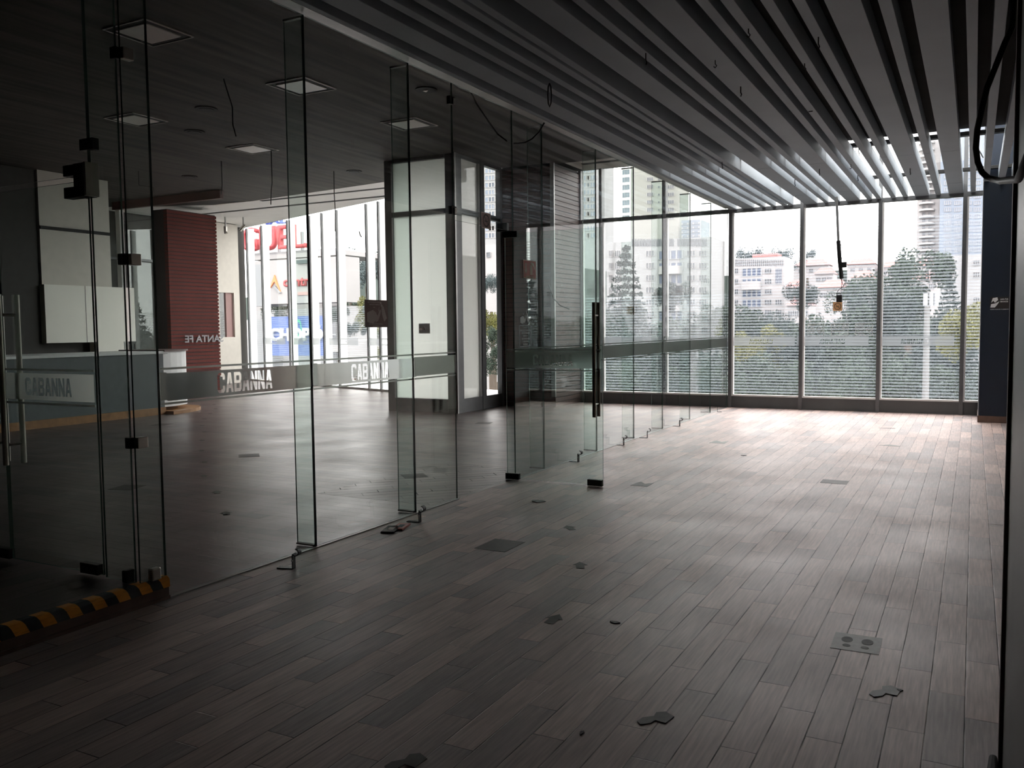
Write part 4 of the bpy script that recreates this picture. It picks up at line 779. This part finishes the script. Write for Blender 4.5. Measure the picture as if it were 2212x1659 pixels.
# signs and shops beyond the left glazing
Y = 80
def slab(px0, px1, py0, py1, Y, m_, name, label, cat, d=1.0, par=None, dy=0):
    a = at(px0, py1, Y); b = at(px1, py0, Y)
    o = MB().box(0, b.x-a.x, 0, d, 0, b.z-a.z).build(name, m_, par); o.location = (a.x, Y+dy, a.z)
    if par is None: tag(o, label, cat)
    return o
def letters(t_, px0, px1, py0, py1, Y, m_, name='lettering', d=.3, bold=.02, par=None):
    a = at(px0, py1, Y); b = at(px1, py0, Y); me = text_obj(t_, b.x-a.x, b.z-a.z, bold, depth=d); o = bpy.data.objects.new(name, me); C.objects.link(o); me.materials.append(MT[m_]); o.location = ((a.x+b.x)/2, Y, (a.z+b.z)/2)
    if par: o.parent = par
    return o
bs = root('shop_sign', (0, 0, 0), 'large blue laboratory shop sign in the left glazing', 'sign')
slab(585, 700, 682, 768, 80, 'sign_blue', 'panel', '', '', 1.0, bs); letters('CHOPO', 586, 698, 708, 737, 79.9, 'white_vinyl', 'lettering', .3, .04, bs)
slab(585, 724, 722, 724, 79.85, 'white_vinyl', 'underline', '', '', .1, bs)
a = at(646, 700, 79.8); r0 = 11/F_PX*80; q = MB(); disc_ring(q, r0*1.2, r0*1.75, 0, cx=0, cz=0); o = q.build('swirl', 'letter_green', bs); o.location = (a.x, 79.7, a.z-.5); o.scale = (.55, 1, 1.3); a = at(689, 706, 79.8); MB().cyl((0, 0), .18, -.05, .05, 14, M=Matrix.Rotation(math.pi/2, 4, 'X')).build('dot', 'white_vinyl', bs).location = (a.x, 79.8, a.z)
slab(480, 585, 690, 900, 84, 'render_grey', 'building', 'grey low building left of the blue sign', 'building', 12); slab(585, 735, 768, 1000, 86, 'render_white', 'building', 'white shop front under the blue sign', 'building', 12)
ws = root('mall_sign', (0, 0, 0), 'white centre billboard with an orange chevron above the blue sign', 'sign')
slab(582, 742, 553, 657, 82, 'render_white', 'panel', '', '', 3, ws); slab(545, 582, 570, 662, 82.5, 'grey_panel', 'side_panel', '', '', 3, ws)
letters('centro', 613, 682, 598, 620, 81.9, 'letter_red', 'lettering', .1, .03, ws); slab(643, 665, 630, 638, 81.9, 'sticker_rose', 'plate', '', '', .1, ws)
def tri(pts, m_, Y, par, nm):
    a = at(*pts[0], Y); mb = MB(); mb.v = [at(x, y, Y)-a for x, y in pts] + [at(x, y, Y)-a+Vector((0, .2, 0)) for x, y in pts]; n = len(pts); mb.f = [list(range(n)), [n+i for i in reversed(range(n))]] + [[i, (i+1) % n, n+(i+1) % n, n+i] for i in range(n)]; mb.mi = [0]*(n+2)
    o = mb.build(nm, m_, par); o.location = a; return o
tri([(583, 622), (592, 594), (605, 630), (592, 608)], 'letter_orange', 81.8, ws, 'chevron'); tri([(590, 620), (593, 617), (607, 632), (602, 633)], 'grey_panel', 81.8, ws, 'chevron_grey')  # orange chevron with a grey stroke at its lower right
rs = root('rooftop_letters', (0, 0, 0), 'big red rooftop letters on a frame, seen between left fins', 'sign')
letters('GUEL.', 528, 668, 482, 545, 88, 'letter_red', 'lettering', .6, .01, rs); letters('IAL', 578, 622, 468, 486, 90, 'letter_blue', 'lettering', .4, .01, rs)
slab(540, 742, 543, 548, 88.5, 'grey_panel', 'beam', '', '', .5, rs); slab(540, 742, 553, 764, 98.2, 'render_white', 'backing', '', '', .5, rs); slab(540, 742, 550, 553, 88, 'render_white', 'deck', '', '', 10, rs)
for px in (560, 600, 650, 700):
    slab(px, px+2, 500, 553, 89.6, 'grey_panel', 'strut', '', '', .4, rs)
o = slab(640, 670, 560, 570, 81.7, 'foliage_hazed', 'roof_unit', 'small grey rooftop unit above the billboard', 'rooftop unit', .3); o = slab(722, 744, 660, 900, 84, 'render_white', 'building', 'pale narrow building right of the blue sign', 'building', 8)
br_ = root('footbridge', (0, 0, 0), 'pale footbridge crossing in the left glazing', 'bridge'); slab(700, 850, 735, 760, 60, 'render_white', 'deck', '', '', 3, br_); slab(730, 734, 690, 900, 61, 'concrete', 'post', '', '', .5, br_)
# mall block across the way on the left
mb_ = root('mall_building', (-30, 12, -14), 'dark mall building with red bands beyond the far left glass', 'building')
MB().box(-6, 0, -22, 6.5, 0, 24).build('wall', 'mall_dark', mb_)
for k in range(7): MB().box(0, .1, -22, 6.4, 1.2+3.3*k, 1.6+3.3*k).build('red_band', 'mall_red', mb_); MB().box(0, .06, -22, 6.4, 2.0+3.3*k, 3.8+3.3*k).build('window_strip', 'mall_teal', mb_)
MB().box(.0, .2, -22, 6.4, 13.2, 14.9).build('shop_fascia', 'mall_red', mb_)
me = text_obj('SANTA FE', 3.4, .5, .02); me.materials.append(MT['grey_panel'])
o = bpy.data.objects.new('window_lettering', me); C.objects.link(o); o.matrix_world = T(-16.95, 15.6, 1.32) @ RX @ MIR @ Matrix.Scale(.36, 4)
tag(o, 'mirrored white lettering in front of the reddish pier', 'lettering')
o = bpy.data.objects.new('window_lettering', me); C.objects.link(o); o.matrix_world = T(-18.88, 13.2, 1.45) @ RX @ MIR @ Matrix.Scale(.5, 4); tag(o, 'mirrored white lettering on the dark mall window', 'lettering')
